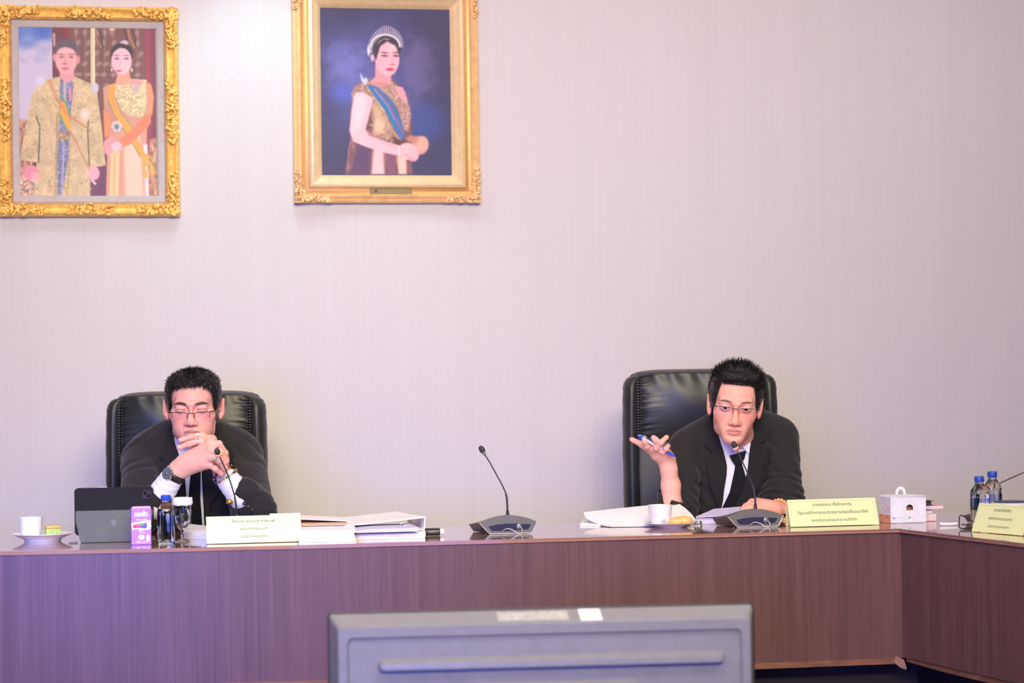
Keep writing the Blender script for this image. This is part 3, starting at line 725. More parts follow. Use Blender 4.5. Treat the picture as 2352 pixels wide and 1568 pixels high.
# ------------------------------------------------------------------ organic surfaces from distance fields
class Field:
    def __init__(s, lo, hi, h):
        s.lo = np.array(lo, float); s.h = h; s.n = np.ceil((np.array(hi) - s.lo) / h).astype(int) + 1
        s.v = np.full(s.n, .3, np.float32); s.M = np.eye(4); s.set(np.eye(4))
    def set(s, M):
        s.M = np.array(M, float); s.Mi = np.linalg.inv(s.M); s.sc = np.linalg.norm(s.M[:3, 0]); return s
    def loc(s, c, R):
        c = (s.M @ np.array((*c, 1)))[:3]; R = R * s.sc
        i0 = np.maximum(0, np.floor((c - R - s.lo) / s.h).astype(int)); i1 = np.minimum(s.n, np.ceil((c + R - s.lo) / s.h).astype(int) + 1)
        if (i1 <= i0).any(): return None
        sl = tuple(slice(a, b) for a, b in zip(i0, i1)); g = [s.lo[k] + s.h * np.arange(i0[k], i1[k]) for k in range(3)]
        x, y, z = g[0][:, None, None], g[1][None, :, None], g[2][None, None, :]
        return sl, [(s.Mi[k, 0] * x + s.Mi[k, 1] * y + s.Mi[k, 2] * z + s.Mi[k, 3]).astype(np.float32) for k in range(3)]
    def comb(s, sl, d, k, op):
        a = s.v[sl]; d = (d * s.sc).astype(np.float32); k = k * s.sc
        if op == 'add': m = np.minimum(a, d); e = 1
        else: d = -d; m = np.maximum(a, d); e = -1
        if k > 0: h = np.maximum(k - np.abs(a - d), 0) / k; m = m - e * h * h * k * .25
        s.v[sl] = m
    def cap(s, a, b, ra, rb=None, k=.01, op='add', q=(1, 1, 1)):
        rb = ra if rb is None else rb; a, b = np.array(a, float), np.array(b, float)
        R = np.linalg.norm(b - a) / 2 + max(ra, rb) / min(q) + k + 3 * s.h / s.sc
        r = s.loc((a + b) / 2, R)
        if r is None: return s
        sl, P = r; A, B = a * q, b * q; P = [P[i] * q[i] for i in range(3)]; ab = B - A; L = max(ab @ ab, 1e-12)
        t = np.clip(sum((P[i] - A[i]) * ab[i] for i in range(3)) / L, 0, 1)
        d = np.sqrt(sum((P[i] - A[i] - t * ab[i]) ** 2 for i in range(3))) - (ra + (rb - ra) * t)
        s.comb(sl, d / max(q), k, op); return s
    def ell(s, c, r, k=.01, op='add', rot=None):
        R = max(r) + k + 3 * s.h / s.sc; q = s.loc(c, R)
        if q is None: return s
        sl, P = q; P = [P[i] - c[i] for i in range(3)]
        if rot is not None:
            m = np.array(rot.transposed()); P = [m[i, 0] * P[0] + m[i, 1] * P[1] + m[i, 2] * P[2] for i in range(3)]
        k0 = np.sqrt(sum((P[i] / r[i]) ** 2 for i in range(3))); k1 = np.sqrt(sum((P[i] / r[i] ** 2) ** 2 for i in range(3)))
        s.comb(sl, k0 * (k0 - 1) / np.maximum(k1, 1e-6), k, op); return s
    def pts(s, thr=.03):
        i = np.argwhere(np.abs(s.v) < thr); return i, s.lo + i * s.h
    def mesh(s):
        v = s.v; n = v < 0; nx, ny, nz = v.shape
        c = np.zeros((nx - 1, ny - 1, nz - 1), np.int8); O = [(a, b, d) for a in (0, 1) for b in (0, 1) for d in (0, 1)]
        for a, b, d in O: c += n[a:nx - 1 + a, b:ny - 1 + b, d:nz - 1 + d]
        act = (c > 0) & (c < 8); ijk = np.argwhere(act); idx = np.full(c.shape, -1, np.int32); idx[act] = np.arange(len(ijk))
        P = np.zeros((len(ijk), 3)); W_ = np.zeros(len(ijk))
        for o in O:
            for ax in range(3):
                if o[ax]: continue
                e = list(o); e[ax] = 1
                va = v[ijk[:, 0] + o[0], ijk[:, 1] + o[1], ijk[:, 2] + o[2]]; vb = v[ijk[:, 0] + e[0], ijk[:, 1] + e[1], ijk[:, 2] + e[2]]
                m = (va < 0) != (vb < 0); t = np.clip(np.where(m, va / np.where(va == vb, 1, va - vb), 0), 0, 1)
                p = np.array(o, float) + np.outer(t, np.array(e, float) - o); P[m] += p[m]; W_ += m
        P = (ijk + P / np.maximum(W_, 1)[:, None]) * s.h + s.lo; Q = []
        for ax in range(3):
            b_, c_ = (ax + 1) % 3, (ax + 2) % 3
            lo_ = [slice(None)] * 3; hi_ = [slice(None)] * 3; lo_[ax] = slice(0, -1); hi_[ax] = slice(1, None)
            x = n[tuple(lo_)] != n[tuple(hi_)]; e = np.argwhere(x); e = e[(e[:, b_] > 0) & (e[:, c_] > 0) & (e[:, b_] < v.shape[b_] - 1) & (e[:, c_] < v.shape[c_] - 1)]
            f = n[tuple(e.T)]; q = []
            for db, dc in ((1, 1), (0, 1), (0, 0), (1, 0)):
                g = e.copy(); g[:, b_] -= db; g[:, c_] -= dc; q.append(idx[tuple(g.T)])
            q = np.stack(q, 1); q[~f] = q[~f][:, ::-1]; Q.append(q)
        Q = np.concatenate(Q); used = np.zeros(len(P), bool); used[Q.ravel()] = True; new = np.cumsum(used) - 1
        return P[used], new[Q]
def relax(P, Q, it=2, lam=.5):
    n = len(P); e = np.concatenate([Q[:, [0, 1]], Q[:, [1, 2]], Q[:, [2, 3]], Q[:, [3, 0]]]); e = np.concatenate([e, e[:, ::-1]])
    deg = np.bincount(e[:, 0], minlength=n)[:, None]
    for _ in range(it):
        S = np.stack([np.bincount(e[:, 0], P[e[:, 1], k], n) for k in range(3)], 1); P = P + lam * (S / np.maximum(deg, 1) - P)
    return P
def vnoise(P, sc, seed=0):
    """smooth value noise in 3D, -1..1"""
    r = np.random.RandomState(seed).rand(4096) * 2 - 1; p = P * np.array(sc) + 100; i = np.floor(p).astype(int); f = p - i; f = f * f * (3 - 2 * f)
    out = 0
    for a in (0, 1):
        for b in (0, 1):
            for c in (0, 1):
                h = ((i[:, 0] + a) * 73856093 ^ (i[:, 1] + b) * 19349663 ^ (i[:, 2] + c) * 83492791) & 4095
                out = out + r[h] * (f[:, 0] if a else 1 - f[:, 0]) * (f[:, 1] if b else 1 - f[:, 1]) * (f[:, 2] if c else 1 - f[:, 2])
    return out
def ss(a, b, x): t = np.clip((x - a) / (b - a), 0, 1); return t * t * (3 - 2 * t)

def rot_m(rx, ry, rz):
    return np.array(Matrix.Rotation(rz, 3, 'Z') @ Matrix.Rotation(ry, 3, 'Y') @ Matrix.Rotation(rx, 3, 'X'))
def head_frame(c, R, sc):
    M = np.eye(4); M[:3, :3] = R * sc; M[:3, 3] = c; return M

SKIN = mat('skin', (1, 1, 1), .46, vcol=True, sss=.12, spec=.35, bump=((500, 500, 500), .06, .001), noise=((70, 70, 70), .04, 3))
HAIR = mat('black_hair', (.012, .010, .010), .38, spec=.4)
SUIT = mat('black_suit_wool', (.022, .0195, .020), .85, sheen=.10, spec=.25, bump=((900, 900, 900), .25, .001), noise=((60, 60, 60), .10, 3))
SUIT2 = mat('black_lapel_wool', (.015, .014, .015), .8, sheen=.06, spec=.25, bump=((900, 900, 900), .2, .001))
SHIRT = mat('white_shirt_cotton', (.80, .78, .84), .75, sheen=.1, bump=((700, 700, 700), .15, .001))
TIE = mat('black_tie_silk', (.007, .007, .010), .75, spec=.2, bump=((600, 600, 600), .2, .001))
EYEW = mat('eye_white', (.46, .40, .40), .2); IRIS = mat('dark_iris', (.012, .008, .006), .1)

def build_head(Fd, M, prm):
    """head, face and neck in head axes: x to image right, -y to the viewer, z up, origin between the eyes"""
    R, c, sc = M[:3, :3], M[:3, 3], np.linalg.norm(M[:3, 0])
    Fd.set(np.eye(4)); nk = prm['neck']; Fd.cap(nk[0], nk[1], nk[2], nk[3], .02)
    Fd.set(M); A, E, C = Fd.cap, Fd.ell, prm
    jw, fat = C.get('jaw', 1), C.get('fat', 0)
    E((0, .018, .030), (.074, .092, .072), .02)
    E((0, -.030, .036), (.061, .056, .052), .02)
    E((0, -.025, -.028), (.060, .060, .060), .02)
    for s in (-1, 1):
        E((s * .040, -.050, -.022), (.024 + fat * .005, .026, .024), .02)
        A((s * .046 * jw, .002, -.050), (s * .038 * jw, -.014, -.076), .015, .014, .02)
        A((s * .038 * jw, -.014, -.076), (s * .015, -.064, -.094), .014 + fat * .005, .015, .02)
        if fat: E((s * .034, -.048, -.062), (.022, .026, .030), .02)
    E((0, -.034, -.056), (.050, .050, .044), .02)
    E((0, -.072, -.095), (.022, .018, .016), .025)
    E((0, -.072, -.066), (.034, .021, .026), .025)
    E((0, -.02, -.080), (.036, .045, .028), .02)
    for s in (-1, 1):
        A((s * .012, -.0895, .014), (s * .044, -.078, .016), .0085, .008, .016)      # brow
    A((0, -.084, .012), (0, -.106, -.034), .0085, .0095, .016)                        # nose bridge
    E((0, -.1085, -.0385), (.0115, .0115, .0105), .010)
    for s in (-1, 1):
        E((s * .0135, -.099, -.0415), (.0085, .0105, .0080), .007)
    for s in (-1, 1):
        E((s * .0315, -.0965, -.001), (.019, .0100, .0095), .022, 'sub')              # socket
        E((s * .0315, -.0765, -.0005), (.0165, .0135, .0125), .006)                   # lids
        for w_ in range(7):                                                            # eye slit
            t = (w_ - 3) / 3; x = s * .0315 + t * .0115
            E((x, -.0905 + .004 * t * t, C.get('slitz', 0) - .0008 * t * t + .0006 * t * s), (.0032, .0085, C['slit'] * (1 - .45 * t * t)), .0006, 'sub')
        E((s * .0068, -.1085, -.0495), (.0038, .0060, .0030), .003, 'sub')            # nostrils
        A((s * .0200, -.091, -.043), (s * .027, -.086, -.056), .0006, .0006, .006, 'sub')
    A((-.020, -.0905, -.0655), (-.005, -.0965, -.0640), .0026, .0044, .006); A((.020, -.0905, -.0655), (.005, -.0965, -.0640), .0026, .0044, .006)
    A((-.016, -.0910, -.0735), (0, -.0950, -.0755), .0036, .0056, .006); A((.016, -.0910, -.0735), (0, -.0950, -.0755), .0036, .0056, .006)
    A((-.023, -.0910, -.0695), (0, -.1010, -.0693), .0011, .0013, .003, 'sub'); A((.023, -.0910, -.0695), (0, -.1010, -.0693), .0011, .0013, .003, 'sub')
    A((0, -.099, -.052), (0, -.0985, -.059), .0022, .0022, .005, 'sub')
    E((0, -.094, -.086), (.018, .004, .004), .010, 'sub')
    for s in (-1, 1):                                                                  # ears
        ex = C.get('ear', 0); r = Matrix.Rotation(s * math.radians(22 + ex * 1500), 3, 'Z') @ Matrix.Rotation(s * math.radians(8), 3, 'Y')
        E((s * (.0785 + ex), .010, -.006), (.0070, .0165, .0300), .008, rot=r); E((s * (.076 + ex * .6), .004, -.030), (.006, .009, .012), .006)
        E((s * (.0855 + ex), .006, -.001), (.0050, .0095, .0185), .004, 'sub', rot=r); E((s * .0775, -.002, -.008), (.004, .005, .006), .003)
    Fd.set(np.eye(4))
def head_colours(P, M, C):
    R, c = M[:3, :3], M[:3, 3]
    L = (P - c) @ np.linalg.inv(R).T; x, y, z = L[:, 0], L[:, 1], L[:, 2]
    base = np.array(C['skin']); col = np.tile(base, (len(P), 1))
    def tint(m, cc, op=1): 
        nonlocal col
        m = (m * op)[:, None]; col = col * (1 - m) + np.array(cc) * m
    g = lambda cx, cz, rx, rz: np.exp(-((x - cx) / rx) ** 2 - ((z - cz) / rz) ** 2) * (y < -.02)
    tint(np.maximum(g(.042, -.03, .022, .02), g(-.042, -.03, .022, .02)), base * (1.04, .74, .72), .55)
    tint(g(0, -.036, .014, .014), base * (1.02, .80, .74), .5)
    lip = (np.abs(z + .0695 - .0012 * np.cos(x * 150)) < .0082 * np.sqrt(np.clip(1 - (x / .0245) ** 2, 0, 1))) & (y < -.08)
    tint(lip * 1.0, C['lip'], .85)
    tint(np.exp(-((z + .0695) / .0013) ** 2) * (np.abs(x) < .023) * (y < -.08), base * .35, .7)
    ax = np.abs(x)
    bz = .0185 + .0035 * np.sin(np.clip((ax - .012) / .036, 0, 1) * 2.4) + C.get('brow', 0)
    bw = (.0038 + C.get('browth', 0)) * np.sqrt(np.clip(1 - ((ax - .0315) / .0195) ** 2, 0, 1))
    tint(ss(1.25, .55, np.abs(z - bz) / np.maximum(bw, 1e-5)) * (bw > .0004) * (y < -.05), (.012, .009, .010), C.get('browop', .8))
    lid = np.exp(-((z - C.get('slitz', 0) - .0034 - 0) / .0012) ** 2) * (np.abs(ax - .0315) < .0135) * (y < -.07)
    tint(lid, base * C.get('lidc', .22), .65 if C['slit'] > .001 else .95)
    lidl = np.exp(-((z - C.get('slitz', 0) + .0028) / .0010) ** 2) * (np.abs(ax - .0315) < .012) * (y < -.07)
    tint(lidl, base * .45, .4 if C['slit'] > .001 else 0)
    tint(g(.0315, -.011, .014, .004) + g(-.0315, -.011, .014, .004), base * (.72, .62, .66), .35)
    tint(((ax > .073) & (z > -.05) & (z < .04)) * 1.0, base * (1.0, .72, .70), .35)
    tint(g(0.0068, -.050, .004, .003) + g(-.0068, -.050, .004, .003), base * .25, .7)
    tint(ss(-.060, -.110, z) * ss(.9, .1, np.exp(-((x) / .06) ** 2) * 0) * (y < -.03), base * (.86, .80, .80), .25)
    # scalp under the hair
    hm = C['scalp'](x, y, z); tint(hm, (.03, .022, .02), .92)
    return col
def eyes(M, parent, off, prm):
    R, c = M[:3, :3], M[:3, 3]; sc = np.linalg.norm(M[:3, 0]); Mt = Matrix.Translation(-Vector(off)) @ Matrix(M.tolist())
    for s in (-1, 1):
        b = MB(); b.ball((s * .0315, -.0770, -.0005), .0118, 20, 14, M=Mt); e = b.build('eye', EYEW, parent, True)
        gz = prm.get('gaze', (0, 0)); b = MB()
        gd = Vector((gz[0], -1, gz[1])).normalized(); b.ball(Vector((s * .0315, -.0770, -.0005)) + gd * .0107, (.0052, .0052, .0015), 14, 8, M=Mt, rot=gd.to_track_quat('Z', 'Y').to_matrix())
        b.build('iris', IRIS, e, True)
def strands(name, M, m, parent, off, rs, n, gen, rad=.0008, segs=4):
    """gen(rs) -> list of points in head axes for one lock of hair"""
    V, Q = [], []; A = np.array(M); tot = 0
    for _ in range(n):
        P = gen(rs)
        if P is None: continue
        P = np.array(P) @ A[:3, :3].T + A[:3, 3]; k = len(P); t = np.gradient(P, axis=0); t /= np.linalg.norm(t, axis=1)[:, None] + 1e-9
        a = np.cross(t, (.3, .2, .9)); a /= np.linalg.norm(a, axis=1)[:, None] + 1e-9; b_ = np.cross(t, a); r = rad * (1 - np.linspace(0, 1, k) ** 2 * .85)[:, None]
        for w_ in range(3):
            an = 2 * PI * w_ / 3; V.append(P + (a * math.cos(an) + b_ * math.sin(an)) * r)
        Q.append((tot, k)); tot += 3 * k
    Vv = np.concatenate(V); Fc = []
    for i0, k in Q:
        j = np.arange(k - 1)
        for w_ in range(3):
            u = (w_ + 1) % 3; Fc.append(np.stack([i0 + w_ * k + j, i0 + u * k + j, i0 + u * k + j + 1, i0 + w_ * k + j + 1], 1))
    me = fast_mesh(name, Vv - np.array(off), np.concatenate(Fc)); return link(name, me, m, parent, True)

def body_object(name, V, Q, C, O, label, group=None):
    me = fast_mesh(name, V - O, Q)
    at = me.color_attributes.new('Col', 'FLOAT_COLOR', 'POINT'); at.data.foreach_set('color', np.concatenate([C, np.ones((len(C), 1))], 1).astype(np.float32).ravel())
    o = link(name, me, SKIN, None, True); o.matrix_world = VROT @ Matrix.Translation(Vector(O)); props(o, label, 'person', group); return o
def cloth(name, Fd, m, parent, O, it=2, lam=.5):
    P, Q = Fd.mesh(); P = relax(P, Q, it, lam); me = fast_mesh(name, P - O, Q)
    o = link(name, me, m, parent, True); bvh = BVHTree.FromPolygons(P.tolist(), Q.tolist()); return o, bvh
def drape(name, A, B, bvh, d0, off, th, m, parent, O, nx=10, ny=36, curve=None, maxjump=.05):
    """cloth strip laid on the surface hit from the front; A, B: polylines of (px, py) down its two edges"""
    def resample(P, n):
        P = np.array(P, float); L = np.r_[0, np.cumsum(np.hypot(*np.diff(P, axis=0).T))]; t = np.linspace(0, L[-1], n)
        return np.stack([np.interp(t, L, P[:, 0]), np.interp(t, L, P[:, 1])], 1)
    A, B = resample(smooth_path(A, 6) if curve else A, ny), resample(smooth_path(B, 6) if curve else B, ny)
    G = np.zeros((ny, nx, 3)); Y = np.full((ny, nx), np.nan)
    for j in range(ny):
        for i in range(nx):
            t = i / (nx - 1); q = A[j] * (1 - t) + B[j] * t; p = v(q[0], q[1], d0)
            y_ = d0 - .6
            for _k in range(8):
                hit = bvh.ray_cast(Vector((p[0], y_, p[2])), Vector((0, 1, 0)))
                if hit[0] is None or (hit[0].y > d0 - .115 and hit[1].y < .2): break
                y_ = hit[0].y + .002
            G[j, i] = p
            if hit[0] is not None: Y[j, i] = hit[0].y
    Yn = Y.copy(); bad = np.isnan(Yn); Yn[bad] = np.nanmedian(Yn) if (~bad).any() else d0
    for _ in range(2):
        Z = np.pad(Yn, 1, mode='edge'); Yn = (Z[:-2, 1:-1] + Z[2:, 1:-1] + Z[1:-1, :-2] + Z[1:-1, 2:] + 2 * Yn) / 6
    V = []
    for s_, o_ in ((0, off + th), (1, off * .3)):
        for j in range(ny):
            for i in range(nx):
                # re-project so that the drape stays on the line of sight chosen at d0
                y = Yn[j, i] - o_; p = G[j, i]; V.append((p[0] * y / d0, y, 1.2 + (p[2] - 1.2) * y / d0))
    n = nx * ny; Fc = []
    for j in range(ny - 1):
        for i in range(nx - 1):
            a = j * nx + i; Fc.append((a, a + nx, a + nx + 1, a + 1)); Fc.append((n + a, n + a + 1, n + a + nx + 1, n + a + nx))
    ring = [i for i in range(nx)] + [j * nx + nx - 1 for j in range(1, ny)] + [(ny - 1) * nx + i for i in range(nx - 2, -1, -1)] + [j * nx for j in range(ny - 2, 0, -1)]
    for a, b_ in zip(ring, ring[1:] + ring[:1]): Fc.append((a, b_, n + b_, n + a))
    b = MB(); b._add((np.array(V) - O).tolist(), Fc); return b.build(name, m, parent, 50)
def wrinkle(Fd, fn, thr=.035):
    i, P = Fd.pts(thr); Fd.v[tuple(i.T)] += fn(P).astype(np.float32)
def folds(P, c, axis, n, amp, spread, sharp=1.0, seed=0):
    """ridges across axis around c"""
    c, axis = np.array(c), np.array(axis, float); axis /= np.linalg.norm(axis); d = P - c; t = d @ axis
    w = np.exp(-(np.linalg.norm(d, axis=1) / spread) ** 2); ph = vnoise(P, (14, 14, 14), seed) * 1.6
    return -amp * w * (np.abs(np.sin(t * n + ph)) ** .7 - .6)

# ------------------------------------------------------------------ people
def scalp_fn(fl=.066, c0=.036, c1=.062, temple=-.016, wob=.002):
    def f(x, y, z):
        ax = np.abs(x); front = fl - ss(c0, c1, ax) * (fl - temple) + wob * np.sin(x * 420) * (ax < c0)
        side = temple + ss(-.016, .000, y) * (.024 - temple) * 1.0; side = side - ss(.022, .034, y) * .085
        line = front * (1 - ss(-.040, -.028, y)) + side * ss(-.040, -.028, y)
        return ss(-.003, .003, z - line)
    return f
def hair_shell(M, ells, line, m, parent, O, name='hair', amp=.0012):
    R, c, sc = M[:3, :3], M[:3, 3], np.linalg.norm(M[:3, 0])
    Fd = Field(c - np.array((.125, .15, .12)) * sc, c + np.array((.125, .15, .20)) * sc, .002); Fd.set(M)
    for e in ells: Fd.ell(e[0], e[1], .03)
    i, P = Fd.pts(.02); L = (P - c) @ np.linalg.inv(R).T; msk = line(L[:, 0], L[:, 1], L[:, 2])
    Fd.v[tuple(i.T)] += (amp * vnoise(L, (260, 60, 160), 3) + amp * .8 * vnoise(L, (420, 120, 90), 5) + (1 - msk) * .022).astype(np.float32)
    P, Q = Fd.mesh(); P = relax(P, Q, 1, .3); return link(name, fast_mesh(name, P - O, Q), m, parent, True)
def hairgen(cen, r, line, flow, lmin, lmax, zmin=-.06, lift=.5, yclip=None):
    cen, r = np.array(cen), np.array(r)
    def g(rs):
        for _ in range(30):
            d = rs.normal(size=3); d /= np.linalg.norm(d); p = cen + r * d * .985
            if p[2] < zmin or line(np.array([p[0]]), np.array([p[1]]), np.array([p[2]]))[0] < .5: continue
            n = d / r; n /= np.linalg.norm(n); f, l = flow(p, n, rs); l *= rs.uniform(lmin, lmax)
            f = f / (np.linalg.norm(f) + 1e-9); k = 5; out = [p]
            for j in range(1, k):
                t = j / (k - 1); dr = f * (.35 + .65 * t) + n * lift * (1 - .6 * t); dr /= np.linalg.norm(dr); out.append(out[-1] + dr * l / (k - 1))
            return out
        return None
    return g
def finger(Fd, P, r0, r1, k=.004):
    n = len(P)
    for i in range(n - 1):
        a, b = r0 + (r1 - r0) * i / (n - 1), r0 + (r1 - r0) * (i + 1) / (n - 1); Fd.cap(P[i], P[i + 1], a, b, k if i else .009)
        if 0 < i: Fd.ell(P[i], (a * 1.06,) * 3, .003)
def nail_obj(c, nrm_, up, w, l, parent, O):
    z = Vector(nrm_).normalized(); u = Vector(up); u = (u - z * u.dot(z)).normalized(); x = u.cross(z)
    R = Matrix((x, u, z)).transposed(); b = MB(); b.ball(Vector(c) - Vector(O), (w, l, .0012), 10, 6, rot=R)
    return b.build('fingernail', mat('nail', (.82, .48, .42), .3), parent, True)
def ring_obj(name, c, axis, r, t, m, parent, O, stone=None):
    b = MB(); z = Vector(axis).normalized(); q = z.to_track_quat('Z', 'Y').to_matrix()
    P = [Vector(c) - Vector(O) + q @ Vector((r * math.cos(a), r * math.sin(a), 0)) for a in np.linspace(0, 2 * PI, 21)]
    b.tube(P, t, 6, cap=False); o = b.build(name, m, parent, True)
    if stone is not None:
        b = MB(); b.ball(Vector(stone[0]) - Vector(O), stone[1], 12, 8); b.build('ring_stone', stone[2], o, 40)
    return o
def spectacles(M, parent, O, m, x0, x1, zt, zb, yf, full=False, tip=None):
    Mt = Matrix.Translation(-Vector(O)) @ Matrix(M.tolist())
    b = MB(); y1 = yf + .006
    for s in (-1, 1):
        top = [(s * x0, yf, zt - .0045), (s * (x0 + .006), yf - .0004, zt - .001), (s * (x0 + x1) / 2, yf, zt + .0005), (s * (x1 - .004), yf + .003, zt), (s * x1, y1, zt - .001)]
        b.tube(smooth_path(top, 4), .00115, 6, M=Mt)
        b.tube(smooth_path([(s * x0, yf, zt - .0045), (s * (x0 + .001), yf + .002, zt - .012), (s * (x0 + .001), yf + .005, zt - .018)], 3), .0009, 6, M=Mt)
        b.tube([(s * x1, y1, zt), (s * (x1 + .0005), y1, zt - .008)] if not full else smooth_path([(s * x1, y1, zt), (s * x1, y1, zt - .010), (s * (x1 - .003), y1 - .001, zb + .002)], 3), .0010, 6, M=Mt)
        b.tube([(s * x1, y1, zt), (s * (x1 + .008), y1 + .006, zt + .001), (s * .074, -.05, zt + .003), (s * .080, .012, zt + .004)], [.0020, .0018, .0010, .0010], 6, M=Mt)
    b.tube(smooth_path([(-x0, yf, zt - .0045), (0, yf - .002, zt - .002), (x0, yf, zt - .0045)], 4), .0011, 6, M=Mt)
    g = b.build('spectacles', m, parent, True)
    for s in (-1, 1):
        P = []; n = 24
        for i in range(n):
            a = 2 * PI * i / n; ca, sa = math.cos(a), math.sin(a); q = (abs(ca) ** 3.2 + abs(sa) ** 3.2) ** (-1 / 3.2)
            P.append(((x0 + x1) / 2 * s + (x1 - x0) / 2 * ca * q, (zt + zb) / 2 + (zt - zb) / 2 * sa * q))
        b = MB(); V = [(p[0], yf + .0018 + max(0, abs(p[0]) - x0) ** 2 * 1.6, p[1]) for p in P] + [(p[0], yf + .0028 + max(0, abs(p[0]) - x0) ** 2 * 1.6, p[1]) for p in P]
        b._add(V, [tuple(range(n)), tuple(range(2 * n - 1, n - 1, -1))] + [(i, n + i, n + (i + 1) % n, (i + 1) % n) for i in range(n)], Mt)
        b.build('lens', thin_glass('lens_glass', (.97, .97, .98), .35), g)
        if tip:
            b = MB(); b.ball((s * (x1 - .004), yf + .001, zb + .003), (.0022, .0012, .0016), 8, 6, M=Mt); b.build('rim_tip', tip, g, True)
    return g
def collar(name, c, r, h, M, m, parent, O, gap=40, thick=.004, lean=.0):
    """shirt collar band, open at the front"""
    b = MB(); n = 28; V, Fc = [], []
    for i in range(n + 1):
        a = math.radians(-90 + gap / 2 + (360 - gap) * i / n); ca, sa = math.cos(a), math.sin(a)
        drop = .020 * max(0, -sa)
        for rr_, z in ((r, h), (r + thick, h), (r + .012, 0), (r + .006, -.01)):
            V.append((rr_ * ca, rr_ * sa * 1.08, z - drop + lean * sa))
    for i in range(n):
        for k in range(4): Fc.append((i * 4 + k, i * 4 + 4 + k, i * 4 + 4 + (k + 1) % 4, i * 4 + (k + 1) % 4))
    Fc += [(3, 2, 1, 0), (n * 4, n * 4 + 1, n * 4 + 2, n * 4 + 3)]
    Mt = Matrix.Translation(Vector(c) - Vector(O)) @ M; b._add(V, Fc, Mt); return b.build(name, m, parent, 40)
def legs(parent, O, X, Yh, name='trousers'):
    Fd = Field((X - .28, Yh - .62, .05), (X + .28, Yh + .2, .72), .010)
    Fd.cap((X - .09, Yh, .56), (X + .09, Yh, .56), .13, .13, .05)
    for s in (-1, 1):
        Fd.cap((X + s * .09, Yh, .55), (X + s * .12, Yh - .40, .555), .085, .065, .03); Fd.cap((X + s * .12, Yh - .40, .555), (X + s * .12, Yh - .36, .12), .062, .05, .02)
    P, Q = Fd.mesh(); link(name, fast_mesh(name, P - O, Q), SUIT, parent, True)
    for s in (-1, 1):
        b = MB(); b.ball((X + s * .12 - O[0], Yh - .42 - O[1], .05), (.045, .13, .05), 14, 8); b.box((X + s * .12 - O[0], Yh - .42 - O[1], .010), (.075, .24, .018), bev=.006)
        b.build('shoe', mat('black_shoe', (.015, .014, .014), .25), parent, True)

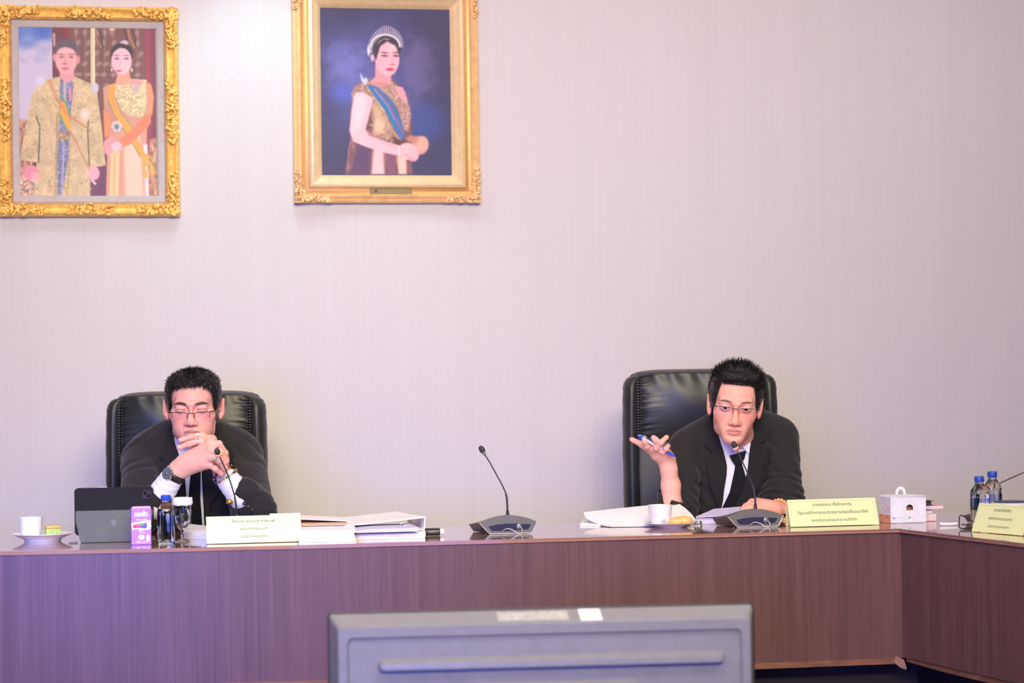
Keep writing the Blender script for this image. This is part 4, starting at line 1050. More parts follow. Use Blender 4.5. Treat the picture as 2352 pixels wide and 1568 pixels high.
# ---- first man: older, hands clasped before his mouth
def man_one():
    O = np.array((v(440, 1200, 6.95)[0], 6.95, 0.0))
    hc = v(445, 933, 6.83); R = rot_m(math.radians(5), 0, math.radians(3)); M = head_frame(hc, R, 1.03)
    sc = scalp_fn(.068, .052, .074, -.012, .004)
    prm = dict(neck=(v(446, 990, 6.91), v(446, 1060, 6.98), .050, .060), jaw=1.10, fat=1, slit=.0007, slitz=-.0030, lidc=.12, skin=(.82, .39, .32), lip=(.55, .20, .18), ear=.007, scalp=sc, brow=-.004, browth=.0016, browop=.9)
    H = Field((v(290, 1100, 6.9)[0], 6.50, .80), (v(615, 1100, 6.9)[0], 7.10, 1.27), .0016)
    build_head(H, M, prm)
    H.cap(v(400, 1075, 7.0), v(490, 1075, 7.0), .09, .09, .03, q=(1, 1.1, 1)); H.cap(v(443, 1070, 7.0), v(443, 1150, 7.0), .11, .10, .03, q=(.85, 1.2, 1)); H.cap(v(365, 1052, 6.99), v(525, 1052, 6.99), .042, .042, .03)
    for sh, el, md, cu in ((v(350, 1062, 6.98), v(326, 1176, 6.70), v(360, 1152, 6.655), v(376, 1125, 6.63)), (v(540, 1060, 6.98), v(577, 1166, 6.72), v(557, 1142, 6.68), v(540, 1122, 6.66))): H.cap(sh, el, .038, .032, .01); H.cap(el, md, .032, .030, .01); H.cap(md, cu, .030, .030, .01)
    w = lambda a, b_, c: v(a, b_, c)
    wr = w(405, 1083, 6.615)
    H.cap(w(376, 1125, 6.63), wr, .034, .0265, .01, q=(1, 1, 1))
    kn = [w(481, 1016, 6.580), w(484, 1032, 6.565), w(482, 1049, 6.570), w(475, 1065, 6.585)]
    for j, k_ in enumerate(kn): H.cap(w(409 + j, 1071 + 5 * j, 6.612), k_, .0175, .0125, .020)
    H.ell(w(440, 1055, 6.598), (.032, .017, .026), .02); H.cap(w(420, 1062, 6.605), w(470, 1062, 6.585), .018, .016, .02)
    for k_ in kn: H.ell(k_, (.0112, .0105, .0108), .006)
    finger(H, [kn[0], w(503, 1019, 6.575), w(517, 1040, 6.590), w(521, 1055, 6.612)], .0105, .0085)
    finger(H, [kn[1], w(507, 1038, 6.548), w(519, 1058, 6.568), w(520, 1070, 6.592)], .0105, .0085)
    finger(H, [kn[2], w(503, 1058, 6.550), w(515, 1074, 6.572), w(514, 1084, 6.592)], .0102, .0082)
    finger(H, [kn[3], w(494, 1076, 6.565), w(507, 1087, 6.585), w(508, 1093, 6.60)], .0092, .0075)
    finger(H, [w(415, 1066, 6.630), w(430, 1046, 6.655), w(447, 1024, 6.66), w(455, 1012, 6.655)], .0125, .0095)   # right thumb
    # left hand, behind, fingers over the top
    lw = w(516, 1090, 6.665); H.cap(w(540, 1122, 6.66), lw, .033, .0265, .01)
    lk = [w(488, 1008, 6.635), w(485, 1014, 6.62), w(492, 1030, 6.64), w(497, 1044, 6.645)]
    for j, k_ in enumerate(lk): H.cap(w(512 - 2 * j, 1084, 6.660), k_, .017, .0115, .018)
    H.ell(w(500, 1050, 6.65), (.026, .016, .034), .02)
    finger(H, [lk[0], w(466, 1000, 6.612), w(438, 1003, 6.590), w(414, 1011, 6.586)], .0098, .0078)
    finger(H, [lk[1], w(462, 1011, 6.592), w(434, 1019, 6.576), w(411, 1028, 6.578)], .0098, .0078)
    finger(H, [lk[2], w(470, 1022, 6.60), w(450, 1034, 6.590), w(430, 1044, 6.590)], .0092, .0075)
    finger(H, [lk[3], w(478, 1040, 6.61), w(462, 1050, 6.60)], .0085, .0075)
    P, Q = H.mesh(); P = relax(P, Q, 1, .5); base = np.array((.85, .43, .32)); C = np.tile(base, (len(P), 1))
    hm = (P[:, 1] > 6.69) & (P[:, 2] > hc[2] - .20); C[hm] = head_colours(P[hm], M, prm)
    for k_ in kn + lk: C *= 1 - (np.exp(-(np.linalg.norm(P - k_, axis=1) / .011) ** 2) * .22)[:, None] * np.array((.1, .8, .9))
    man = body_object('person', P, Q, C, O, 'person in a black suit with hands clasped before the mouth, wearing a watch')
    eyes(M, man, O, dict(gaze=(.0, -.95)))
    hair_shell(M, [((0, .020, .036), (.0805, .098, .072)), ((-.038, -.020, .062), (.040, .058, .040)), ((.038, -.020, .062), (.040, .058, .040)), ((-.046, -.022, .030), (.030, .042, .055)), ((.046, -.022, .030), (.030, .042, .055))], sc, HAIR, man, O)
    rs = np.random.RandomState(3)
    def flow(p, n, r):
        if p[2] > .070: return np.array((r.normal() * .4 + p[0] * 5, -.6 + r.normal() * .4, .30 + .3 * r.rand())), 1.0
        if p[2] > .045 and p[1] < -.02: return np.array((r.normal() * .3, -.5, .3 - .5 * r.rand())), 1.0
        return np.array((0, .5 + r.normal() * .2, -.7)), .55
    strands('hair_strands', M, HAIR, man, O, rs, 4200, hairgen((0, .014, .038), (.0835, .0985, .0755), sc, flow, .010, .018, -.05, .10), .0008)
    for s in (-1, 1): strands('side_strands', M, HAIR, man, O, rs, 500, hairgen((s * .046, -.022, .030), (.0306, .0428, .0556), sc, lambda p, n, r: (np.array((0, .35 + r.normal() * .2, -.9)), .6), .012, .022, -.05, .08), .0008)
    for s in (-1, 1): strands('top_strands', M, HAIR, man, O, rs, 900, hairgen((s * .038, -.020, .062), (.0405, .0585, .0405), sc, flow, .008, .016, .01, .10), .0008)
    def fringe(r):
        x = r.uniform(-.056, .058); z = .080 + r.uniform(-.006, .006) - max(0, abs(x) - .030) * .55; l = r.uniform(.012, .024) * (1 - abs(x) * 6)
        y = -.083 + (x / .07) ** 2 * .02; dx = r.normal() * .004
        return [(x, y + .006, z + .004), (x + dx * .3, y - .001, z - l * .35), (x + dx * .7, y - .002, z - l * .7), (x + dx, y - .001, z - l)]
    strands('fringe', M, HAIR, man, O, rs, 260, fringe, .0006)
    spectacles(M, man, O, mat('dark_wire', (.03, .025, .025), .3, .6), .010, .0565, -.0080, -.0285, -.1035, True, mat('bright_tip', (.9, .85, .85), .1, .6))
    # jacket
    J = Field((v(250, 1100, 7.1)[0], 6.54, .70), (v(665, 1100, 7.1)[0], 7.22, 1.10), .0042)
    J.cap((O[0], 7.05, .66), v(443, 1075, 7.0), .165, .17, .04, q=(.82, 1.30, 1))
    J.ell(v(443, 1120, 6.98), (.17, .12, .17), .04)
    for s, sx in ((-1, 333), (1, 553)):
        J.cap(v(443 + s * 45, 1024, 7.00), v(sx, 1038 if s > 0 else 1042, 6.99), .045, .050, .05, q=(1, .9, 1))
    J.cap(v(443 - 40, 1034, 7.03), v(443 + 40, 1034, 7.03), .05, .05, .03)
    eL, eR = v(322, 1182, 6.68), v(583, 1172, 6.70)
    J.cap(v(322, 1056, 6.97), eL, .062, .060, .010); J.cap(v(563, 1052, 6.97), eR, .060, .062, .010)
    J.cap(eL, v(366, 1143, 6.635), .060, .049, .03); J.cap(eR, v(560, 1134, 6.66), .060, .050, .03)
    J.ell(eR, (.062, .062, .055), .02)
    def wf(P):
        r = folds(P, eR, (.3, .2, 1), 130, .010, .075, seed=2) + folds(P, eL, (.3, .2, 1), 130, .010, .075, seed=3)
        r += folds(P, v(565, 1085, 6.92), (.6, .1, .8), 80, .010, .11, seed=4) + folds(P, v(330, 1085, 6.92), (-.6, .1, .8), 80, .010, .11, seed=5)
        return r + .004 * vnoise(P, (15, 15, 8), 8)
    wrinkle(J, wf)
    jk, bv = cloth('jacket', J, SUIT, man, O)
    # cuffs of the shirt
    def cuff(a, b_, r0, r1, name='shirt_cuff'):
        lo = np.minimum(a, b_) - .06; hi = np.maximum(a, b_) + .06; Fd = Field(lo, hi, .0028); Fd.cap(a, b_, r0, r1, .01)
        d = (b_ - a) / np.linalg.norm(b_ - a); Fd.cap(b_ + d * .004, b_ + d * (r1 + .03), r1 * .93, r1 * .93, .003, 'sub')
        wrinkle(Fd, lambda P: folds(P, (a + b_) / 2, d, 170, .003, .06, seed=9) + .0015 * vnoise(P, (30, 30, 30), 4)); P, Q = Fd.mesh(); P = relax(P, Q, 1)
        return link(name, fast_mesh(name, P - O, Q), SHIRT, man, True)
    cuff(v(354, 1160, 6.640), v(395, 1097, 6.618), .046, .0345); cuff(v(556, 1140, 6.655), v(520, 1097, 6.662), .045, .0345)
    cf = MB(); cf.ball(Vector(v(527, 1152, 6.615)) - Vector(O), (.012, .008, .009), 10, 6); o = cf.build('cufflink', mat('gold_cufflink', (.72, .42, .08), .25, .9), man, True); o['label'] = 'round gold cufflink'
    # shirt front, tie, lapels
    drape('shirt_front', [(396, 1003), (410, 1040), (424, 1085), (428, 1140), (436, 1215)], [(480, 1003), (476, 1040), (463, 1085), (466, 1140), (470, 1215)], bv, 6.86, .003, .002, SHIRT, man, O, 12, 44)
    drape('tie', [(441, 1034), (438, 1085), (433, 1140), (440, 1215)], [(462, 1034), (461, 1085), (460, 1140), (465, 1215)], bv, 6.86, .008, .004, TIE, man, O, 8, 40)
    collar('shirt_collar', v(446, 1018, 6.945), .066, .030, Matrix.Rotation(math.radians(12), 4, 'X'), SHIRT, man, O, 30)
    for nm, A, B in (('lapel', [(384, 985), (378, 1015), (366, 1048), (376, 1056), (368, 1068), (385, 1110), (420, 1160), (436, 1215)], [(398, 985), (400, 1010), (408, 1040), (416, 1060), (422, 1085), (425, 1110), (429, 1150), (440, 1215)]),
                     ('lapel', [(497, 985), (490, 1010), (483, 1040), (474, 1060), (466, 1085), (467, 1120), (468, 1150), (470, 1215)], [(512, 985), (522, 1015), (538, 1042), (530, 1052), (540, 1064), (516, 1110), (484, 1160), (474, 1215)])):
        drape(nm, A, B, bv, 6.86, .010, .005, SUIT2, man, O, 10, 44)
    # watch
    ax = (wr - w(376, 1125, 6.63)); ax /= np.linalg.norm(ax); wc = w(402, 1090, 6.612)
    q = Vector(ax).to_track_quat('Z', 'Y').to_matrix().to_4x4(); Mw = Matrix.Translation(Vector(wc) - Vector(O)) @ q
    b = MB(); b.lathe([(.0300, -.010), (.0318, -.009), (.0318, .009), (.0300, .010), (.0290, 0)], 36, M=Mw, close=False); wt = b.build('wrist_watch', mat('black_strap', (.02, .018, .018), .45), man, True)
    fd = Vector((-.45, -.88, .25)); fd -= Vector(ax) * fd.dot(Vector(ax)); fd.normalize(); fc = Vector(w(394, 1083, 6.58)) - Vector(O); fc = Vector(wc) - Vector(O) + fd * .0315
    qf = fd.to_track_quat('Z', 'Y').to_matrix().to_4x4(); Mf = Matrix.Translation(fc) @ qf
    b = MB(); b.lathe([(.0185, -.003), (.0205, 0), (.0205, .004), (.0185, .007), (.0165, .0068)], 32, M=Mf); b.ball((0, .0215, .003), (.003, .003, .003), M=Mf); b.build('watch_case', CHROME, wt, 40)
    b = MB(); b.lathe([(.0163, .0068), (.0160, .0074), (.001, .0074)], 32, M=Mf); dl = b.build('watch_dial', mat('watch_dial', (.10, .11, .13), .25), wt)
    b = MB()
    for k in range(12):
        a = k * PI / 6; b.box((.0125 * math.cos(a), .0125 * math.sin(a), .0077), (.003, .0009, .0005), rot=a, M=Mf)
    b.box((.003, 0, .0079), (.008, .001, .0005), M=Mf); b.box((0, .004, .0079), (.001, .010, .0005), M=Mf); b.build('dial_markings', SILVER, wt)
    # rings and bracelets
    STW = mat('white_stone', (.9, .88, .92), .05, coat=1); GR = mat('green_stone', (.30, .42, .12), .1, coat=1)
    f1_ = w(455, 1000, 6.60); ring_obj('ring', f1_, (1, 0, .05), .0105, .0012, CHROME, man, O, (f1_ + (0, -.010, .003), (.0058, .003, .0042), STW))['label'] = 'silver ring with a square white stone'
    f2_ = w(456, 1013, 6.586); ring_obj('ring', f2_, (1, 0, .1), .0105, .0012, CHROME, man, O, (f2_ + (0, -.010, -.001), (.0052, .003, .0045), mat('pale_blue_stone', (.55, .55, .95), .05, coat=1)))['label'] = 'silver ring with a pale blue stone'
    f3_ = w(495, 1055, 6.553); ring_obj('ring', f3_, (1, -.2, -.6), .0115, .0014, CHROME, man, O, (f3_ + (.002, -.010, -.001), (.0055, .0035, .0068), GR))['label'] = 'silver ring with an oval green stone'
    axl = lw - w(540, 1122, 6.66); axl /= np.linalg.norm(axl); ql = Vector(axl).to_track_quat('Z', 'Y').to_matrix()
    cols = [mat('bead_dark', (.03, .02, .025), .2), mat('bead_red', (.38, .05, .04), .2), mat('bead_amber', (.80, .36, .05), .2), mat('bead_green', (.06, .22, .12), .2), mat('bead_silver', (.6, .56, .56), .2, .6)]
    for nm, cc, rad, seq, tilt in (('bead_bracelet', w(512, 1086, 6.664), .034, [0, 1, 0, 0, 4, 0, 1, 0], .1), ('bead_bracelet', w(519, 1094, 6.664), .036, [2, 3, 2, 4, 0, 3, 1, 2], -.2)):
        b = MB(); nn = 24; pos = [Vector(cc) - Vector(O) + ql @ Vector((rad * math.cos(a), rad * math.sin(a), .010 * math.sin(a + 1) * tilt * 5)) for a in np.linspace(0, 2 * PI, nn, endpoint=False)]
        b.tube(pos + pos[:1], .0012, 5, cap=False); br = b.build(nm, cols[0], man, True); me = {}
        br['label'] = 'bracelet of dark and red beads' if rad < .035 else 'bracelet of amber and green beads'
        for k, p in enumerate(pos):
            ci = seq[k % 8]
            if ci not in me:
                t = MB(); t.ball((0, 0, 0), .0046, 10, 7); o = t.build('bead', cols[ci], br, True); me[ci] = o.data
            else:
                o = bpy.data.objects.new('bead', me[ci]); COL.objects.link(o); o.parent = br
            o.location = p
    # fingertips
    for c_, u_ in ((w(411, 1011.5, 6.578), (-1, 0, -.25)), (w(408, 1028, 6.570), (-1, 0, -.35))): nail_obj(c_ + (.004, 0, .003), (-.1, -.75, .6), u_, .0042, .0062, man, O)
    for k in range(3): b = MB(); b.ball(Vector(v(561 + k * 9, 1156 + k * 7, 6.598)) - Vector(O), (.006, .004, .006), 12, 6); b.build('sleeve_button', mat('suit_button', (.03, .028, .03), .3), man, True)
    legs(man, O, O[0], 7.03)
    return man, O

# ---- second man: leaning in, right hand raised with a pen
def man_two():
    O = np.array((v(1690, 1200, 7.12)[0], 7.12, 0.0))
    hc = v(1688, 927, 6.97); R = rot_m(math.radians(9), math.radians(5.5), math.radians(-3)); M = head_frame(hc, R, 1.045)
    sc = scalp_fn(.071, .045, .071, -.014, .0012)
    prm = dict(neck=(v(1692, 985, 7.04), v(1700, 1050, 7.14), .052, .060), jaw=1.0, fat=0, slit=.0034, slitz=0, skin=(.89, .43, .33), lip=(.66, .24, .22), scalp=sc, brow=-.001, browth=0, browop=.8)
    w = lambda a, b_, c=0: v(a, b_, 6.90 + c)
    H = Field((w(1440, 1000)[0], 6.76, .770), (v(1828, 1000, 7.0)[0], 7.26, 1.28), .0016)
    build_head(H, M, prm)
    H.cap(v(1697, 1080, 7.16), v(1697, 1150, 7.16), .11, .10, .03, q=(.85, 1.2, 1)); H.cap(v(1640, 1045, 7.15), v(1755, 1038, 7.15), .055, .055, .03)
    H.cap(v(1605, 1045, 7.13), v(1556, 1168, 7.01), .034, .032, .01); H.cap(v(1556, 1166, 7.00), w(1543, 1155, .03), .036, .031, .015)
    H.cap(v(1770, 1035, 7.13), v(1797, 1150, 7.02), .042, .036, .02); H.cap(v(1797, 1152, 7.02), v(1815, 1170, 6.95), .036, .033, .015)
    wr = w(1533, 1062, 0)
    H.cap(w(1543, 1160, .03), w(1541, 1115, .02), .031, .0305, .01); H.cap(w(1541, 1115, .02), wr, .0305, .0225, .01); H.cap(w(1537, 1075, 0), w(1527, 1050, -.005), .0235, .023, .02)
    MC = [w(1494, 1029, -.040), w(1506, 1031, -.052), w(1517, 1036, -.050), w(1527, 1041, -.042)]
    for j, m_ in enumerate(MC): H.cap(w(1522 + 4 * j, 1050 + j, -.005), m_, .0165, .0115, .018)
    H.ell(w(1517, 1042, -.02), (.030, .026, .016), .015, rot=Matrix.Rotation(math.radians(-25), 3, 'Y'))
    finger(H, [w(1516, 1050, -.010), w(1494, 1035, -.020), w(1473, 1020, -.028), w(1451, 1009, -.030)], .0125, .0078)
    finger(H, [MC[0], w(1486, 1024, -.070), w(1481, 1013, -.088), w(1480, 1006, -.084)], .0100, .0082)
    finger(H, [MC[1], w(1509, 1020, -.080), w(1506, 1010, -.098), w(1501, 1005, -.094)], .0100, .0086)
    finger(H, [MC[2], w(1508, 1028, -.082), w(1518, 1016, -.100), w(1531, 1004, -.094)], .0098, .0078)
    finger(H, [MC[3], w(1523, 1037, -.070), w(1530, 1030, -.084), w(1535, 1024, -.080)], .0090, .0072)
    base = np.array((.90, .45, .36))
    FT = (w(1451, 1009, -.03), w(1480, 1006, -.084), w(1501, 1005, -.094), w(1531, 1004, -.094), w(1535, 1024, -.08))
    # left hand resting on the papers
    G = H
    g = lambda a, b_, c: v(a, b_, c)
    lw = g(1786, 1172, 6.890); G.cap(g(1815, 1170, 6.95), lw, .033, .027, .01, q=(1, 1, 1.1))
    lk = [g(1738, 1153, 6.875), g(1728, 1154, 6.850), g(1722, 1160, 6.825), g(1722, 1168, 6.805)]
    for j, k_ in enumerate(lk): G.cap(g(1779, 1166 + 2 * j, 6.895 - .012 * j), k_, .0175, .0120, .018)
    G.ell(g(1757, 1163, 6.865), (.034, .030, .018), .02)
    for k_ in lk: G.ell(k_, (.011, .011, .011), .006)
    for j, (k_, dx) in enumerate(zip(lk, (0, 1, 2, 4))): finger(G, [k_, k_ + (-.024 + dx * .002, -.012, -.010), k_ + (-.026, -.016, -.028), k_ + (-.012, -.014, -.036)], .0100, .0080)
    finger(G, [g(1770, 1162, 6.915), g(1745, 1160, 6.925), g(1722, 1166, 6.915), g(1708, 1172, 6.90)], .0120, .0088)
    P, Q = H.mesh(); P = relax(P, Q, 1, .5); C = np.tile(base, (len(P), 1))
    hm = (P[:, 2] > hc[2] - .20) & (np.abs(P[:, 0] - hc[0]) < .14); C[hm] = head_colours(P[hm], M, prm)
    for f_ in FT: C *= 1 - (np.exp(-(np.linalg.norm(P - f_, axis=1) / .012) ** 2) * .25)[:, None] * np.array((.0, .8, .6))
    man = body_object('person', P, Q, C, O, 'person in a black suit and tie with half-rim glasses, leaning in, right hand raised')
    eyes(M, man, O, dict(gaze=(-.10, -.10)))
    hair_shell(M, [((0, .022, .040), (.0800, .098, .076)), ((.006, -.030, .080), (.054, .056, .040)), ((-.045, -.020, .030), (.029, .040, .055)), ((.045, -.020, .030), (.029, .040, .055))], sc, HAIR, man, O)
    rs = np.random.RandomState(8)
    def flow(p, n, r):
        if p[2] > .075: return np.array((.10 + p[0] * 7 + r.normal() * .25, -.25 + r.normal() * .3, .9)), 1.0
        if p[2] > .052 and p[1] < -.03: return np.array((.35 + p[0] * 4 + r.normal() * .15, -.35, .9)), 1.15
        return np.array((p[0] * 4, .45 + r.normal() * .2, -.15 + p[2] * 8)), .55
    strands('hair_strands', M, HAIR, man, O, rs, 3600, hairgen((.002, .012, .046), (.0825, .098, .078), sc, flow, .012, .026, -.05, .35), .0008)
    for s in (-1, 1): strands('side_strands', M, HAIR, man, O, rs, 500, hairgen((s * .045, -.020, .030), (.0296, .0408, .0556), sc, lambda p, n, r: (np.array((p[0] * 3, .4 + r.normal() * .2, .1 + p[2] * 6)), .6), .012, .022, -.05, .15), .0008)
    def front(r):
        x = r.uniform(-.044, .048); z = .074 + r.uniform(-.001, .008) - abs(x) * .06; y = -.083 + (x / .07) ** 2 * .022; l = r.uniform(.024, .044); s = .25 + x * 5 + r.normal() * .12
        return [(x, y + .006, z), (x + s * l * .15, y - .006, z + l * .3), (x + s * l * .4, y - .007, z + l * .62), (x + s * l * .8, y + .002, z + l * .95)]
    strands('swept_fringe', M, HAIR, man, O, rs, 700, front, .0010)
    spectacles(M, man, O, mat('blue_black_wire', (.04, .055, .10), .3, .5), .0095, .0600, .0045, -.0245, -.1030)
    # jacket
    J = Field((v(1490, 1100, 7.1)[0], 6.82, .745), (v(1885, 1100, 7.2)[0], 7.40, 1.14), .0042)
    J.cap((O[0], 7.20, .66), v(1694, 1060, 7.16), .155, .16, .04, q=(.82, 1.30, 1))
    J.ell(v(1685, 1120, 7.13), (.165, .11, .18), .04)
    J.cap(v(1650, 985, 7.16), v(1577, 1018, 7.12), .042, .048, .05); J.cap(v(1738, 972, 7.16), v(1792, 994, 7.12), .042, .050, .05)
    J.cap(v(1655, 985, 7.18), v(1735, 980, 7.18), .048, .048, .04)
    eL, eR = v(1562, 1168, 6.99), v(1797, 1150, 6.99)
    J.cap(v(1572, 1028, 7.11), eL, .056, .054, .012); J.cap(v(1793, 1008, 7.11), eR, .060, .062, .012)
    J.cap(eL, v(1547, 1168, 6.945), .052, .050, .03); J.cap(eR, v(1812, 1168, 6.95), .058, .044, .03); J.cap(eR, v(1770, 1125, 7.06), .058, .058, .03)
    J.cap(v(1544, 1180, 6.93), v(1541, 1110, 6.90), .043, .048, .004, 'sub')
    def wf(P):
        r = folds(P, eR, (.1, .3, 1), 110, .013, .11, seed=12) + folds(P, v(1580, 1120, 7.0), (.7, .2, .7), 90, .010, .10, seed=13)
        r += folds(P, v(1775, 1080, 7.05), (.8, .1, .5), 75, .011, .10, seed=14) + folds(P, v(1790, 1155, 6.94), (.2, .3, 1), 150, .010, .08, seed=15)
        return r + .004 * vnoise(P, (15, 15, 8), 18)
    wrinkle(J, wf)
    jk, bv = cloth('jacket', J, SUIT, man, O)
    # turned back sleeve opening round the raised forearm
    b = MB(); n = 36; V, Fc = [], []; c0 = w(1545, 1178, .045); 
    for i in range(n):
        a = 2 * PI * i / n; ca, sa = math.cos(a), math.sin(a)
        top = .054 + .022 * (sa * .5 - ca * .8)
        for r_, z_ in ((.050, -.02), (.0475 + .003 * math.sin(3 * a), top), (.0435 + .003 * math.sin(3 * a), top), (.042, -.02)):
            V.append((c0[0] - O[0] + r_ * ca, c0[1] - O[1] + r_ * sa, c0[2] + z_))
    for i in range(n):
        k2 = (i + 1) % n
        for q_ in range(4): Fc.append((i * 4 + q_, i * 4 + (q_ + 1) % 4, k2 * 4 + (q_ + 1) % 4, k2 * 4 + q_))
    b._add(V, Fc); b.build('sleeve_opening', SUIT, man, 50)
    D = 7.03
    drape('shirt_front', [(1650, 996), (1662, 1036), (1667, 1080), (1661, 1148), (1652, 1190)], [(1728, 990), (1722, 1041), (1716, 1085), (1700, 1130), (1660, 1190)], bv, D, .003, .002, SHIRT, man, O, 14, 44)
    drape('tie', [(1690, 1060), (1686, 1085), (1676, 1130), (1652, 1180)], [(1703, 1060), (1712, 1090), (1716, 1130), (1690, 1180)], bv, D, .008, .004, TIE, man, O, 8, 40)
    drape('tie_knot', [(1675, 1046), (1680, 1056), (1688, 1068)], [(1714, 1034), (1711, 1050), (1704, 1066)], bv, D, .012, .006, TIE, man, O, 8, 16)
    collar('shirt_collar', v(1690, 1012, 7.10), .060, .028, Matrix.Rotation(math.radians(20), 4, 'X') @ Matrix.Rotation(math.radians(4), 4, 'Y'), SHIRT, man, O, 30)
    drape('collar_point', [(1648, 988), (1655, 1015), (1667, 1050)], [(1664, 990), (1680, 1020), (1686, 1032)], bv, D, .012, .003, SHIRT, man, O, 8, 16)
    drape('collar_point', [(1710, 1004), (1706, 1024), (1708, 1030)], [(1726, 992), (1724, 1018), (1720, 1043)], bv, D, .012, .003, SHIRT, man, O, 8, 16)
    for A, B in (([(1638, 935), (1622, 985), (1618, 1022), (1637, 1040), (1622, 1052), (1630, 1110), (1646, 1160), (1652, 1195)], [(1647, 950), (1648, 990), (1664, 1045), (1670, 1070), (1669, 1090), (1664, 1120), (1658, 1160), (1655, 1195)]),
                 ([(1729, 960), (1726, 995), (1722, 1030), (1719, 1060), (1716, 1090), (1706, 1130), (1684, 1165), (1662, 1195)], [(1742, 945), (1756, 985), (1761, 1008), (1746, 1018), (1769, 1034), (1762, 1090), (1728, 1150), (1680, 1195)])):
        drape('lapel', A, B, bv, D, .010, .005, SUIT2, man, O, 10, 44)
    ring_obj('ring', w(1519, 1030, -.060), (.1, -.6, .6), .0112, .0012, CHROME, man, O)
    # bead bracelet on the left wrist
    ax = lw - g(1815, 1170, 6.95); ax /= np.linalg.norm(ax); q = Vector(ax).to_track_quat('Z', 'Y').to_matrix(); cc = g(1790, 1172, 6.90); WB = mat('wooden_bead', (.80, .42, .17), .35)
    b = MB(); nn = 19; pos = [Vector(cc) - Vector(O) + q @ Vector((.0335 * math.cos(a), .0335 * math.sin(a), 0)) for a in np.linspace(0, 2 * PI, nn, endpoint=False)]
    b.tube(pos + pos[:1], .0012, 5, cap=False); br = b.build('bead_bracelet', WB, man, True); me = None; br['label'] = 'bracelet of pale wooden beads'
    for p in pos:
        if me is None:
            t = MB(); t.ball((0, 0, 0), .0060, 12, 8); o = t.build('bead', WB, br, True); me = o.data
        else: o = bpy.data.objects.new('bead', me); COL.objects.link(o); o.parent = br
        o.location = p
    legs(man, O, O[0], 7.18)
    # the pen in the raised hand
    a, c = w(1466, 999, -.098), w(1555, 1051, -.062); PO = (a + c) / 2
    pen = thing('ballpoint_pen', VROT @ Vector(PO), -YAW, 'blue and white ballpoint pen held in a raised hand', 'pen')
    f = lambda t: a + (c - a) * t - PO
    b = MB(); b.tube([f(.10), f(.60)], .0046, 12); b.build('barrel', mat('pen_white', (.75, .76, .86), .15), pen, 40)
    BL = mat('pen_blue', (.05, .10, .62), .2)
    b = MB(); b.tube([f(0), f(.02), f(.09), f(.10)], [.0035, .0055, .0058, .0046], 12); b.build('pen_cap_end', BL, pen, 40)
    b = MB(); b.tube([f(.60), f(.86), f(.97)], [.0047, .0050, .0014], 12); b.build('grip', BL, pen, 40)
    b = MB(); b.tube([f(.97), f(1.0)], [.0012, .0005], 8); b.build('nib', CHROME, pen)
    b = MB(); b.tube([f(.05) + np.array((0, -.005, .004)), f(.42) + np.array((0, -.005, .004))], .0014, 6); b.build('clip', mat('pen_teal', (.10, .30, .55), .25), pen)
    return man, O
man_one(); man_two()

